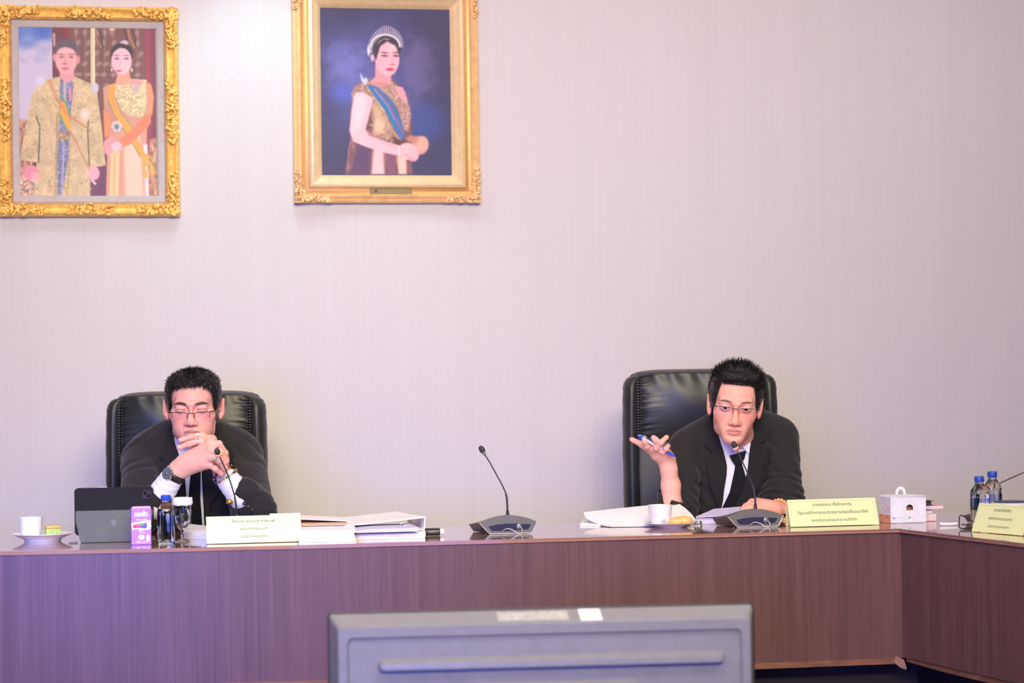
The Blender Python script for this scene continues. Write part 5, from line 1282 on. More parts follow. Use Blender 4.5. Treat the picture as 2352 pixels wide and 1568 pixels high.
# ------------------------------------------------------------------ chairs
def make_chair(px0, px1, pytop, d, label):
    """executive chair; local -y faces the table"""
    a, c = v(px0, pytop, d), v(px1, pytop, d); Wd = c[0] - a[0]; top = (a[2] + c[2]) / 2; w = Wd / 2
    root = thing('executive_chair', VROT @ Vector(((a[0] + c[0]) / 2, d + .02, 0)), -YAW, label, 'chair', 'executive chairs behind the table')
    rs_ = np.random.RandomState(int(px0))
    xi = w - .052; z1 = top - .004; z0 = top - .25; nu, nv = 90, 70
    # padded upper cushion with pleats at the side seams
    V = []; Fc = []
    for j in range(nv + 1):
        t = j / nv
        for i in range(nu + 1):
            u = -1 + 2 * i / nu; e = 1 - abs(u)
            over = math.sin(min(1, t / .80) * PI / 2) if t < .8 else 1
            z = z0 + (z1 - z0) * min(1, t / .86) ; y = -.050 - .020 * math.sin(PI * min(1, t / .9)) 
            if t > .8:
                k = (t - .8) / .2 * PI * .5; z = z0 + (z1 - z0) * .93 + .0175 * math.sin(k); y = -.058 + .10 * (1 - math.cos(k)) 
            y += .030 * (1 - (1 - (1 - e) ** 6) ** .5)
            pl = math.exp(-e / .09) * (.0075 * math.sin(t * 62 + 2.2 * math.sin(t * 17 + px0) + (1 if u > 0 else 0)) + .003 * math.sin(t * 131))
            pl += .0035 * math.exp(-((t - .62) / .25) ** 2) * math.sin(u * 7 + t * 5 + px0) + .002 * math.sin(u * 23 + t * 11) * math.exp(-((t - .8) / .12) ** 2)
            V.append((u * (xi + .004), y + pl, z - (.010 * (abs(u) ** 6))))
    for j in range(nv):
        for i in range(nu): q = j * (nu + 1) + i; Fc.append((q, q + 1, q + nu + 2, q + nu + 1))
    n0 = len(V); V += [(p[0], .05, min(p[2], z1 - .012)) for p in V[:n0]]
    for j in range(nv):
        for i in range(nu): q = n0 + j * (nu + 1) + i; Fc.append((q, q + nu + 1, q + nu + 2, q + 1))
    m = nu + 1
    for i in range(nu): Fc.append((i, n0 + i, n0 + i + 1, i + 1)); q = nv * m + i; Fc.append((q, q + 1, n0 + q + 1, n0 + q))
    for j in range(nv): Fc.append((j * m, (j + 1) * m, n0 + (j + 1) * m, n0 + j * m)); q = j * m + nu; Fc.append((q, n0 + q, n0 + q + m, q + m))
    vmesh('head_cushion', V, Fc, LEATHER, root, True)
    b = MB(); b.box((0, -.012, (z0 + .02 + .42) / 2), (2 * xi + .01, .055, z0 + .02 - .42), bev=.012, seg=3); lb = b.build('lumbar_panel', LEATHERM, root, 40)
    b = MB(); b.box((0, .040, (top + .40) / 2 - .006), (2 * w - .05, .045, top - .42), bev=.02, seg=4); b.build('back_shell', LEATHERM, root, 40)
    for s in (-1, 1):
        P = [(s * (w - .030), .0, .42), (s * (w - .029), -.008, .62), (s * (w - .026), -.012, top - .30), (s * (w - .028), -.012, top - .10), (s * (w - .034), -.006, top - .045), (s * (w - .060), .004, top - .020)]
        P = smooth_path(P, 8); R = [.034 - .004 * (k / (len(P) - 1)) ** 3 - (.012 if k > len(P) - 4 else 0) for k in range(len(P))]
        b = MB(); n = 14; Vv = []; Ff = []
        for k, p in enumerate(P):
            wv = 1 + .03 * math.sin(k * 1.7 + s)
            for i in range(n):
                an = 2 * PI * i / n; Vv.append((p[0] + .030 * wv * R[k] / .034 * math.cos(an), p[1] + .058 * R[k] / .034 * math.sin(an), p[2] + (.02 * math.cos(an) * -s if k > len(P) - 8 else 0) * 0))
        for k in range(len(P) - 1):
            for i in range(n): Ff.append((k * n + i, k * n + (i + 1) % n, (k + 1) * n + (i + 1) % n, (k + 1) * n + i))
        Ff += [tuple(range(n)), tuple((len(P) - 1) * n + i for i in range(n))]
        b._add(Vv, Ff); b.build('side_bolster', LEATHER, root, True)
        # laced seam
        b = MB(); zs = np.arange(.5, top - .02, .0095)
        for z in zs:
            u_ = min(1, max(0, (z - z0) / .04)); yy = -.040 - .018 * u_ * (1 if z < top - .05 else max(.2, (top - .02 - z) / .03))
            b.box((s * (xi + .003), yy, z), (.0075, .006, .0045), bev=.001, seg=1); b.box((s * (xi - .006), yy + .002, z), (.004, .005, .004), bev=.0008, seg=1)
        o = b.build('seam_stitching', mat('stitch_thread', (.06, .058, .055), .35), root); o['kind'] = 'stuff'
    b = MB(); b.box((0, -.24, .43), (.50, .50, .10), bev=.035, seg=4); b.build('seat', LEATHER, root, True)
    for s in (-1, 1):
        b = MB(); P = smooth_path([(s * .27, .0, .58), (s * .285, -.06, .655), (s * .285, -.28, .655), (s * .28, -.34, .60), (s * .25, -.30, .42)], 5); b.tube(P, .020, 10); b.build('armrest', BLACKPL, root, True)
    b = MB(); b.lathe([(.03, .10), (.03, .38)], 20); b.build('gas_lift', CHROME, root, 40)
    b = MB(); b.box((0, .045, .50), (.12, .03, .30), bev=.01); b.box((0, -.10, .375), (.20, .30, .03), bev=.01); b.build('back_bracket', BLACKPL, root, 30)
    b = MB()
    for k in range(5):
        a_ = 2 * PI * k / 5 + .3; b.tube([(0, 0, .10), (.30 * math.cos(a_), .30 * math.sin(a_), .075)], [.03, .018], 8)
    b.build('star_base', BLACKPL, root, 30)
    for k in range(5):
        a_ = 2 * PI * k / 5 + .3; b = MB(); b.lathe([(.024, -.018), (.027, -.010), (.027, .010), (.024, .018)], 16, M=Matrix.Translation((.30 * math.cos(a_), .30 * math.sin(a_), .028)) @ Matrix.Rotation(PI / 2, 4, 'X'))
        b.build('caster', BLACKPL, root, 40)
    return root
make_chair(244, 610, 895, 7.30, 'black leather executive chair behind the person with clasped hands')
make_chair(1430, 1783, 844, 7.50, 'taller black leather executive chair behind the person holding a pen')

# ------------------------------------------------------------------ things on the table
TZ = .7505
def onT(px, py): p = T(px, py); p.z = TZ; return p
def ppm(p): return F / ((p - CAM).dot(FH))
def textfit(body, width, m, parent, M, name='lettering', bold=0):
    o = text(body, .02, m, parent, Matrix.Identity(4), name=name, bold=bold); me = o.data
    xs_ = [q.co.x for q in me.vertices]
    if not xs_: return o
    s = width / (max(xs_) - min(xs_)); cx_ = (max(xs_) + min(xs_)) / 2
    me.transform(M @ Matrix.Scale(s, 4) @ Matrix.Translation((-cx_, 0, 0))); return o
def plate(name, pts, th, m, parent, O, smooth=False, bev=0):
    """flat piece with the given corner points (world) and thickness th downwards"""
    P = [Vector(p) for p in pts]; n = (P[1] - P[0]).cross(P[2] - P[0]).normalized(); n = n if n.z > 0 else -n
    b = MB(); k = len(P); V = [p - O for p in P] + [p - O - n * th for p in P]
    vs, fs = b._add(V, [tuple(range(k)), tuple(range(2 * k - 1, k - 1, -1))] + [(i, k + i, k + (i + 1) % k, (i + 1) % k) for i in range(k)])
    return b.build(name, m, parent, smooth)

def name_card(BL, BR, htop, back, lines, label, rz=None, seed=0):
    a, c = onT(*BL), onT(*BR); Wd = (c - a).length; ang = math.atan2(c.y - a.y, c.x - a.x); k = ppm((a + c) / 2); h = htop / k
    mid = (a + c) / 2; root = thing('name_card', mid, ang, label, 'name card'); lean = .030; w = Wd / 2
    tp = lambda x, s=0: (x, lean, h)
    def sheet(P, name):
        n = (Vector(P[1]) - Vector(P[0])).cross(Vector(P[3]) - Vector(P[0])).normalized() * .0009
        b = MB(); V = [Vector(p) + n for p in P] + [Vector(p) - n for p in P]; b._add(V, [(0, 1, 2, 3), (7, 6, 5, 4)] + [(i, 4 + i, 4 + (i + 1) % 4, (i + 1) % 4) for i in range(4)]); return b.build(name, GREEN, root)
    sheet([(-w, 0, .001), (w, 0, .001), (w, lean, h), (-w, lean, h)], 'front_panel')
    sheet([(-w + .004, back, .001), (w + .002, back, .001), (w, lean + .0015, h), (-w, lean + .0015, h)], 'back_panel')
    L = math.hypot(lean, h); up = Vector((0, lean, h)).normalized(); nn = Vector((1, 0, 0)).cross(up)
    def fr(x, t): 
        M = Matrix((Vector((1, 0, 0)), up, nn)).transposed().to_4x4(); M.translation = Vector((x, 0, 0)) + up * (t * L) + nn * .0012; return M
    b = MB(); P = rr(w * .95, L * .07, L * .93, .012, 5); n = len(P)
    Q = rr(w * .95 - .0008, L * .07 + .0008, L * .93 - .0008, .0115, 5)
    Mf = fr(0, 0); b._add([(p[0], p[1], 0) for p in P] + [(p[0], p[1], 0) for p in Q], [(i, (i + 1) % n, n + (i + 1) % n, n + i) for i in range(n)], Mf); b.build('printed_border', mat('border_ink', (.42, .46, .20), .8), root)
    for (s_, wd, t) in lines: textfit(s_, wd * Wd, INK, root, fr(0, t), bold=.0003)
    return root, (w, h, lean)

r1, (w1, h1, l1) = name_card((475, 1250), (693, 1244), 61, .052, [('ร้อยเอก ธรรมนัส พรหมเผ่า', .46, .80), ('รองนายกรัฐมนตรี', .29, .52), ('ประธานกรรมการ', .28, .24)],
    'yellow-green tent name card in front of the person with clasped hands', 0)
b = MB(); b.box((w1 - .045, l1 - .002, h1 + .001), (.088, .004, .008), bev=.001); b.build('tape_strip', mat('clear_tape', (.85, .80, .78), .15), r1)
name_card((1816, 1211), (2019, 1205), 61, .055, [('นายอรรถกร ศิริลัทธยากร', .44, .79), ('รัฐมนตรีว่าการกระทรวงการท่องเที่ยวและกีฬา', .80, .50), ('รองประธานกรรมการ คนที่หนึ่ง', .52, .22)],
    'yellow-green tent name card right of the black microphone and bead bracelet')
name_card((2232, 1221), (2349, 1231), 66, .055, [('นางสาวนันทิยา', .34, .79), ('เลขาธิการคณะกรรมการ', .46, .50), ('กรรมการและเลขานุการ', .42, .23)],
    'yellow-green tent name card at the right edge, on the side arm')

# conference microphones
def mic(basepx, path, dn, lit, label, rz=0, s=1.0, dd=0):
    p0 = onT(*basepx); root = thing('conference_microphone', p0, rz, label, 'microphone', 'gooseneck microphones on the table'); Ri = Matrix.Rotation(-rz, 3, 'Z')
    Lf = lambda q: Ri @ (Vector(q) - p0)
    front = [(-.053, .002), (-.082, .033), (-.066, .0405), (-.044, .048), (-.020, .0535), (0, .0555), (.022, .0545), (.046, .050), (.070, .043), (.090, .034), (.086, .022), (.076, .005), (.070, .002)]
    back = [(-.080, .001), (-.094, .022), (-.075, .027), (-.050, .031), (-.024, .034), (0, .035), (.024, .034), (.048, .031), (.070, .027), (.088, .020), (.086, .012), (.080, .004), (.074, .001)]
    midl = [(x * 1.0, z * .97) for x, z in front]
    secs = [([(x * s, z * s) for x, z in front], 0), ([(x * s, z * s) for x, z in midl], .035), ([(x * s, z * s) for x, z in back], .135)]
    loft('base', secs, GREYPL, root, smooth=25)
    b = MB(); tr_ = [(-.083, .033), (-.0535, .0005), (.071, .0005), (.077, .004), (.091, .033)]
    b.tube([(x * s, -.0015, z * s + .001) for x, z in tr_], .0016, 6); b.build('silver_edge_trim', SILVER, root, 40)
    b = MB(); rc = [(-.057, .0235), (-.030, .0285), (0, .0305), (.030, .0300), (.0725, .0260), (.063, .0125), (.0, .0095), (-.046, .0100)]
    b.prism([(x * s, z * s) for x, z in rc], -.0022, .001); b.build('rear_recess', SCREEN, root)
    b = MB(); b.lathe([(.0075, -.012), (.0085, -.010), (.0085, 0), (.006, .002)], 20, M=Matrix.Translation((.036, -.002, .0215)) @ Matrix.Rotation(PI / 2, 4, 'X')); b.build('socket_plug', mat('plug_grey', (.22, .22, .22), .3, .3), root, 40)
    b = MB(); b.tube(smooth_path([(.036, -.012, .0215), (.041, -.022, .014), (.040, -.020, .003), (.032, -.012, .0015)], 6), .0016, 6)
    b.tube(smooth_path([(-.018, -.004, .006), (-.004, -.012, .016), (.014, -.016, .012), (.028, -.022, .0022), (.040, -.026, .002)], 6), .0014, 6)
    b.build('cable', mat('silver_cable', (.55, .52, .50), .3, .4), root, True)
    for x in (-.015, .060, -.062): 
        b = MB(); b.lathe([(.005, -.0004), (.005, .003)], 12, c=(x * s, .008, 0)); b.build('rubber_foot', BLACKPL, root)
    b = MB(); b.ball((-.066, .050, .014), (.004, .004, .004)); b.build('side_port', BLACKPL, root, True)
    # neck
    d = (p0 - CAM).dot(FH) + dn
    W3 = [W2(x, y, d + dd * i) for i, (x, y) in enumerate(path)]; P = smooth_path([Lf(q) for q in W3[:-1]], 6); e = Lf(W3[-1]); dirv = (e - Vector(P[-1])); 
    b = MB(); q0 = Vector(P[0]); q1 = Vector(P[min(6, len(P) - 1)]); b.tube([q0 - Vector((0, 0, .01)), q0 + (q1 - q0) * .05, q1], [.0068, .0060, .0036], 14); b.build('collar', BLACKPL, root, True)
    b = MB(); k0 = 4; n_ = len(P); jn = int(n_ * .45); b.tube(P[k0:], [.0030 if i < jn - k0 else .0021 for i in range(n_ - k0)], 10); b.ball(P[jn], (.0034,) * 3); b.build('gooseneck', mat('neck_grey', (.07, .068, .065), .3, .5), root, True)
    h0 = Vector(P[-1]); u = dirv.normalized(); q = u.to_track_quat('Z', 'Y').to_matrix().to_4x4(); Mh = Matrix.Translation(h0) @ q
    b = MB(); b.lathe([(.0022, -.003), (.0048, .000), (.0060, .004), (.0060, .0075)], 18, M=Mh); b.build('head_ring', mat('mic_light_on', (.5, .03, .02), .3, emit=((1, .06, .03), 2.2)) if lit else mat('mic_ring_off', (.30, .28, .27), .3, .4), root, 40)
    b = MB(); b.lathe([(.0064, .0075), (.0080, .010), (.0086, .015), (.0082, .021), (.0060, .026), (.002, .0285)], 20, M=Mh); hd = b.build('mic_head', mat('mic_foam', (.035, .035, .035), .55, bump=((900, 900, 900), .5, .001)), root, True)
    if lit:
        b = MB()
        for k in range(6):
            a = 2 * PI * k / 6; b.ball((.0068 * math.cos(a), .0068 * math.sin(a), .0058), (.0018, .0018, .0022), 8, 6, M=Mh)
        b.build('indicator_light', mat('mic_led', (1, .2, .1), .3, emit=((1, .16, .08), 9)), root, True)
    return root
mic((556, 1230), [(545, 1196), (543, 1180), (542, 1160), (537, 1132), (524, 1092), (511, 1062), (503, 1046), (498, 1034)], .02, True, 'gooseneck microphone with red light behind the left name card, before the clasped hands', dd=-.014)
mic((1165, 1226), [(1166, 1184), (1165.5, 1172), (1165, 1158), (1163, 1138), (1156, 1119), (1140, 1089), (1124, 1060), (1113, 1043), (1104, 1027)], .03, False, 'gooseneck microphone standing alone with unlit head in the middle of the table')
mic((1733, 1211), [(1735, 1170), (1735, 1156), (1734, 1142), (1731, 1122), (1725, 1106), (1712, 1075), (1700, 1049), (1692, 1033), (1685, 1018)], .03, True, 'gooseneck microphone with red light before the person holding the pen')
mic((2332, 1203), [(2272, 1180), (2272, 1165), (2273, 1148), (2277, 1132), (2290, 1114), (2312, 1102), (2335, 1092), (2362, 1080), (2378, 1073)], .10, False, 'black gooseneck microphone curving out of view at the right edge', .2)

# crockery
def plate_lathe(r, h): return [(r * .55, 0), (r * .58, .0), (r * .62, h * .3), (r * .95, h * .88), (r, h), (r * .985, h * 1.05), (r * .92, h * .95), (r * .6, h * .45), (r * .02, h * .38)]
def saucer(p, r, h, label):
    b = MB(); b.lathe(plate_lathe(r, h), 48); o = b.build('saucer', CERAMIC, None, 50); o.location = p; return props(o, label, 'saucer', 'saucers on the table')
def cup(p, r, h, label, rz=0):
    root = thing('coffee_cup', p, rz, label, 'cup', 'cups on the table'); b = MB()
    pr = [(r * .60, 0), (r * .66, .001), (r * .70, h * .05), (r * .84, h * .25), (r * .93, h * .55), (r * .97, h * .85), (r * 1.02, h), (r * .98, h), (r * .93, h * .85), (r * .88, h * .5), (r * .75, h * .2), (r * .02, h * .10)]
    b.lathe(pr, 48); b.build('bowl', CERAMIC, root, 50)
    b = MB(); b.tube(smooth_path([(0, r * .92, h * .80), (0, r * 1.35, h * .78), (0, r * 1.45, h * .5), (0, r * 1.1, h * .25), (0, r * .84, h * .25)], 6), .0035, 8); b.build('handle', CERAMIC, root, True)
    b = MB(); b.lathe([(r * .86, 0), (r * .02, .0005)], 32, c=(0, 0, h * .72)); b.build('coffee', mat('coffee', (.06, .025, .012), .1), root); return root
s1p = onT(98, 1242); k = ppm(s1p)
saucer(s1p, 70 / k, 17 / k, 'white saucer at the far left edge carrying a cup and a cake slice')
cup(s1p + Vector((-.034, .012, 7.0 / k)), 27.5 / k, 47 / k, 'white coffee cup at the far left beside a cake slice')
ck = thing('cake_slice', s1p + Vector((.030, -.002, 7.5 / k)), .15, 'square slice of green sponge cake with orange topping', 'cake')
b = MB(); b.box((0, 0, .0135), (.044, .040, .027), bev=.002); b.build('sponge', mat('green_sponge', (.50, .62, .16), .9, noise=((150, 150, 150), .25, 3), bump=((260, 260, 260), .8, .003)), ck)
b = MB(); b.box((0, 0, .0315), (.0445, .0405, .009), bev=.0035, seg=3); b.build('topping', mat('orange_topping', (.85, .42, .10), .6, noise=((120, 120, 120), .2, 3)), ck, 50)
b = MB(); b.ball((.014, -.022, .004), (.0045, .003, .004)); b.build('jam_spot', mat('jam', (.45, .10, .03), .3), ck, True)
s2p = onT(1540, 1210); k = ppm(s2p)
saucer(s2p, 62 / k, 10 / k, 'white saucer with a cup and bread roll before the open document')
cup(s2p + Vector((-.031, .004, 5 / k)), 28 / k, 46 / k, 'white coffee cup beside a bread roll')
br = thing('bread_roll', s2p + Vector((.034, .0, 5 / k)), 0, 'small golden bread roll on the saucer', 'bread')
Fd = Field((-.045, -.03, -.001), (.045, .03, .035), .0016); Fd.ell((-.006, 0, .011), (.032, .020, .011), .01); Fd.ell((.012, 0, .014), (.022, .018, .012), .01); Fd.ell((-.020, .002, .008), (.018, .018, .008), .01)
wrinkle(Fd, lambda P: .0016 * vnoise(P, (90, 90, 90), 2)); P, Q = Fd.mesh(); P = relax(P, Q, 1); link('crust', fast_mesh('crust', P, Q), mat('bread_crust', (.90, .50, .17), .5, noise=((70, 70, 70), .3, 4)), br, True)
fk = thing('dessert_fork', s2p + Vector((-.030, -.046, .0085)), 0, 'small steel fork resting on the saucer with tines up', 'fork')
b = MB()
for i in range(4): b.tube([(-.006 + i * .004, 0, .001), (-.006 + i * .004 - .002, -.001, .010), (-.006 + i * .004 - .003, .001, .018)], [.0008, .0008, .0004], 6)
b.build('tines', CHROME, fk); b = MB(); b.box((0, .0, .0), (.016, .003, .004), bev=.001); b.tube([(0, 0, 0), (.02, .004, -.001), (.05, .012, -.0005)], .0015, 6); b.build('handle', CHROME, fk, True)
gp = s2p + Vector((.095, .02, 0)); gp.z = TZ
gr = thing('herb_garnish', gp, 0, 'dark green herb sprig lying right of the bread roll', 'herbs'); rg = np.random.RandomState(5)
for i in range(9):
    b = MB(); a = rg.uniform(0, 6.28); x, y, z = rg.uniform(-.012, .012), rg.uniform(-.008, .008), rg.uniform(.002, .011)
    b.ball((x, y, z), (.0070, .0032, .0012), 8, 5, rot=Matrix.Rotation(a, 3, 'Z') @ Matrix.Rotation(rg.uniform(-.9, .9), 3, 'Y')); b.build('leaf', mat('herb_leaf', (.06, .15, .05), .5), gr, True)

# tablet in a folding case
tp_ = onT(263, 1243); k = ppm(tp_)
tb_ = thing('tablet_in_case', tp_, math.radians(1), 'tablet standing in a dark grey folding case, seen from behind', 'tablet')
w = 89 / k; zh = 125 / k; zm = 78 / k; CASE = mat('case_grey', (.15, .145, .115), .85, spec=.2, bump=((500, 500, 500), .2, .001)); CASED = mat('case_black', (.022, .019, .018), .8, spec=.2)
def rrect(w, h, r, n=6): return [(x, y) for x, y in rr(w, 0, h, r, n)]
Mt = Matrix.Translation((.0, -.030, zm - .004)) @ Matrix.Rotation(math.radians(8), 4, 'X')
b = MB(); b.prism([(x, y) for x, y in rr(w, -.075, zh - zm + .004, .012)], -.004, .004, 'y', M=Mt, bev=.0015); b.build('tablet_back', CASED, tb_, 40)
b = MB(); b.prism(rr(w - .003, -.072, zh - zm + .001, .010), .0042, .0050, 'y', M=Mt); b.build('tablet_screen', mat('tablet_screen', (.02, .02, .025), .08), tb_)
b = MB(); b.prism(rr(.013, -.013, .013, .005), -.0075, -.003, 'y', M=Mt @ Matrix.Translation((w - .020, 0, (zh - zm) - .018)), bev=.001); cmb = b.build('camera_bump', mat('camera_bump', (.035, .028, .028), .35), tb_, 40)
b = MB()
for x, z in ((-.005, .005), (.005, -.004)): b.lathe([(.0045, 0), (.0045, .001), (.003, .0012)], 16, M=Mt @ Matrix.Translation((w - .020 + x, -.0075, (zh - zm) - .018 + z)) @ Matrix.Rotation(PI / 2, 4, 'X'))
b.build('lens', mat('lens_black', (.004, .004, .005), .05), cmb, 40)
b = MB(); sh = [(-w + .003, zm), (-w + .003, zm * .62), (-w + .008, zm * .42), (-w + .016, .001), (w - .034, .001), (w - .020, zm * .30), (w - .006, zm * .55), (w - .002, zm)]
Mk = Matrix.Translation((0, -.036, 0)) @ Matrix.Rotation(math.radians(-3), 4, 'X'); b.prism(sh, -.0025, .0025, 'y', M=Mk, bev=.001); fl = b.build('stand_flap', CASE, tb_, 30)
b = MB(); em = [(0, .011), (.008, .008), (.007, -.003), (.0, -.011), (-.007, -.003), (-.008, .008)]; b.prism([(x, z) for x, z in em], -.0030, -.0026, 'y', M=Mk @ Matrix.Translation((-.002, 0, zm * .56))); b.build('embossed_emblem', mat('emblem', (.155, .155, .140), .5), fl)
b = MB(); b.box((.012, .045, .0022), (2 * w - .012, .165, .004), bev=.0012); b.box((-w - .004, -.034, .0015), (.026, .010, .003), bev=.001); b.build('keyboard_cover', CASE, tb_)
b = MB(); b.box((w * -.30, .0, zh + .001), (.030, .005, .002), bev=.0006, M=Matrix.Translation((0, -.018, -.001))); b.build('power_button', SILVER, tb_)
# purple carton
cp = onT(325, 1251); k = ppm(cp); wc_, hc_ = 22.5 / k, 87 / k
ct = thing('drink_carton', cp, math.radians(4), 'small purple drink carton with white lettering and a fruit picture', 'carton')
PUR = mat('carton_purple', (.50, .20, .78), .35)
b = MB(); b.box((0, .018, hc_ / 2 - .002), (2 * wc_, .036, hc_ - .004), bev=.0015); b.build('box', PUR, ct)
b = MB(); b.prism([(-wc_ + .002, hc_ - .005), (-wc_ + .006, hc_), (wc_ - .002, hc_), (wc_, hc_ - .005)], .003, .033); b.build('folded_top', mat('carton_top', (.78, .50, .66), .4), ct)
b = MB(); b.box((0, -.0004, hc_ * .52), (2 * wc_ - .001, .0006, .020), rot=Matrix.Rotation(math.radians(-8), 3, 'Y')); b.box((0.008, -.0002, hc_ * .50), (.034, .0006, .026), rot=Matrix.Rotation(math.radians(-8), 3, 'Y')); b.build('white_band', mat('carton_white', (.85, .80, .86), .4), ct)
for i, (x, z, r_, cl) in enumerate(((-.018, .49, .0065, (.75, .05, .18)), (-.008, .50, .0075, (.80, .10, .22)), (.001, .535, .0055, (.10, .40, .12)), (.009, .49, .0080, (.10, .12, .38)), (.012, .545, .0045, (.55, .05, .10)), (.002, .475, .0055, (.16, .12, .36)))):
    b = MB(); b.ball((x, -.0008, hc_ * z), (r_, .0009, r_ * .9), 14, 6); b.build('fruit_print', mat('fruit%d' % i, cl, .4), ct, True)
WI = mat('white_print', (.92, .84, .95), .4)
MR = lambda x, z: Matrix.Translation((x, -.0004, z)) @ Matrix.Rotation(PI / 2, 4, 'X')
textfit('นมถั่ว', .038, WI, ct, MR(0, hc_ * .80) , bold=.0012); textfit('ไทย-เบอร์รี่', .030, WI, ct, MR(0, hc_ * .66), bold=.0003); textfit('รสผสม', .016, WI, ct, MR(.001, hc_ * .33), bold=.0003)
b = MB(); b.ball((0, -.0004, hc_ * .20), (.009, .0008, .008), 18, 6); b.ball((.019, -.0004, hc_ * .17), (.0055, .0008, .011), 14, 6); b.build('seal_print', WI, ct, True); textfit('180 มล.', .030, WI, ct, MR(0, hc_ * .07))

# bottles
def bottle(p, r, h, label, rz=0, back_label=False):
    root = thing('water_bottle', p, rz, label, 'water bottle', 'small water bottles with blue caps'); b = MB()
    pr = [(r * .80, 0), (r * .95, .002), (r, .008), (r * .97, h * .16), (r, h * .20), (r * .97, h * .30), (r, h * .36), (r * .97, h * .50), (r, h * .56), (r * .98, h * .66), (r * .90, h * .73), (r * .62, h * .81), (r * .46, h * .845), (r * .42, h * .88)]
    b.lathe(pr, 28, sq=3.2); b.lathe([(r * .42, h * .86), (r * .42, h * .93)], 24); b.build('body', CLEAR, root, 45)
    b = MB(); pr2 = [(max(.001, a - .0012), z + .0012) for a, z in pr[:10]] ; b.lathe(pr2, 28, sq=3.2); b.build('water', mat('water', (.95, .97, 1), .03, trans=1, ior=1.33), root, 45)
    b = MB(); b.lathe([(r * .52, h * .885), (r * .55, h * .893), (r * .55, h * .985), (r * .48, h)], 32)
    for i in range(24):
        a = 2 * PI * i / 24; b.box((r * .55 * math.cos(a), r * .55 * math.sin(a), h * .94), (.0008, .0012, h * .07), rot=a)
    b.build('cap', BLUECAP, root, 40)
    b = MB(); n = 12; V = [((r + .0006) * math.cos(t), (r + .0006) * math.sin(t), z) for z in (h * .36, h * .60) for t in np.linspace(.5, 2.6, n)]
    b.lathe([(r * 1.004, h * .36), (r * 1.004, h * .58)], 28, sq=3.2, close=False); b.build('label_film', thin_glass('label_film_blue', (.72, .78, .92), .8), root, 45)
    return root
bp_ = onT(382, 1247); k = ppm(bp_); bottle(bp_, 20.5 / k, 110 / k, 'small clear water bottle with blue cap beside the purple carton')
pb = W2(2247, 1210, 6.05); k = ppm(pb)
def side_at(px, pytop, hgt, d): 
    p = W2(px, pytop, d); p.z = TZ; return p
q1 = W2(2249, 1093, 6.38); hq = q1.z - TZ; q1.z = TZ; bottle(q1, .0255, hq, 'front water bottle with blue cap behind the right edge name card')
q2 = W2(2279, 1082, 6.52); hq = q2.z - TZ; q2.z = TZ; bottle(q2, .0255, hq, 'rear, taller-standing water bottle with blue cap by the right gooseneck')
# stemmed glass with paper lid
gp = onT(420, 1245) + Vector((0, .035, 0)); k = ppm(gp); gr_ = 22.5 / k; gh = (1245 - 1156) / k + .004
gl = thing('water_glass', gp, 0, 'stemmed water glass with a white paper lid behind the bottle', 'glass'); b = MB()
pr = [(gr_ * .82, 0), (gr_ * .80, .002), (gr_ * .2, .006), (gr_ * .14, .012), (gr_ * .16, gh * .25), (gr_ * .55, gh * .36), (gr_ * .85, gh * .52), (gr_ * .97, gh * .72), (gr_ * .95, gh), (gr_ * .91, gh), (gr_ * .93, gh * .72), (gr_ * .80, gh * .54), (gr_ * .5, gh * .39), (gr_ * .02, gh * .33)]
b.lathe(pr, 36); b.build('glass_body', CLEAR, gl, 50)
b = MB(); b.lathe([(gr_ * .02, gh * .345), (gr_ * .48, gh * .40), (gr_ * .78, gh * .55), (gr_ * .90, gh * .72), (gr_ * .90, gh * .80)], 36); b.build('water', MATS['water'], gl, 50)
b = MB(); V = []
for z, f_ in ((gh - .012, .98), (gh - .006, 1.10), (gh + .010, 1.02)): V += [(gr_ * f_ * (1 + .02 * math.sin(9 * a)) * math.cos(a), gr_ * f_ * (1 + .02 * math.sin(9 * a)) * math.sin(a), z + .001 * math.sin(7 * a)) for a in np.linspace(0, 2 * PI, 36, endpoint=False)]
b._add(V, [(j * 36 + i, j * 36 + (i + 1) % 36, (j + 1) * 36 + (i + 1) % 36, (j + 1) * 36 + i) for j in range(2) for i in range(36)] + [tuple(72 + i for i in range(36))]); b.build('paper_lid', PAPER, gl, 40)

# loose papers, document, binder
def sheetstack(name, label, quad, z0, z1, m=PAPER, group=None, cat='papers', wob=.0, layers=1):
    """quad: four table-plane pixel points; z0/z1 height above the table"""
    P = [onT(*q) for q in quad]; O = sum(P, Vector()) / 4; O.z = TZ + z0; root = thing(name, O, 0, label, cat, group); rg = np.random.RandomState(len(label))
    for i in range(layers):
        a, c = z0 + (z1 - z0) * i / layers, z0 + (z1 - z0) * (i + 1) / layers; off = Vector((rg.uniform(-wob, wob), rg.uniform(-wob, wob), 0))
        b = MB(); V = [Vector((p.x, p.y, 0)) - Vector((O.x, O.y, 0)) + off + Vector((0, 0, a - z0)) for p in P] + [Vector((p.x, p.y, 0)) - Vector((O.x, O.y, 0)) + off + Vector((0, 0, c - z0 - .0004)) for p in P]
        b._add(V, [(0, 1, 2, 3), (4, 5, 6, 7)] + [(j, 4 + j, 4 + (j + 1) % 4, (j + 1) % 4) for j in range(4)]); b.build('sheet_bundle', m, root)
    return root
LIL = mat('paper_lilac', (.66, .62, .84), .7)
sheetstack('notepad', 'white notepad between the water glass and left name card', [(420, 1236), (474, 1240), (474, 1222), (428, 1216)], 0, .020, PAPER, layers=3, wob=.001)
sheetstack('paper_stack', 'thick white paper stack just right of the left name card', [(684, 1246), (815, 1244), (812, 1222), (684, 1224)], 0, .034, PAPER, 'papers on the table', layers=5, wob=.003)
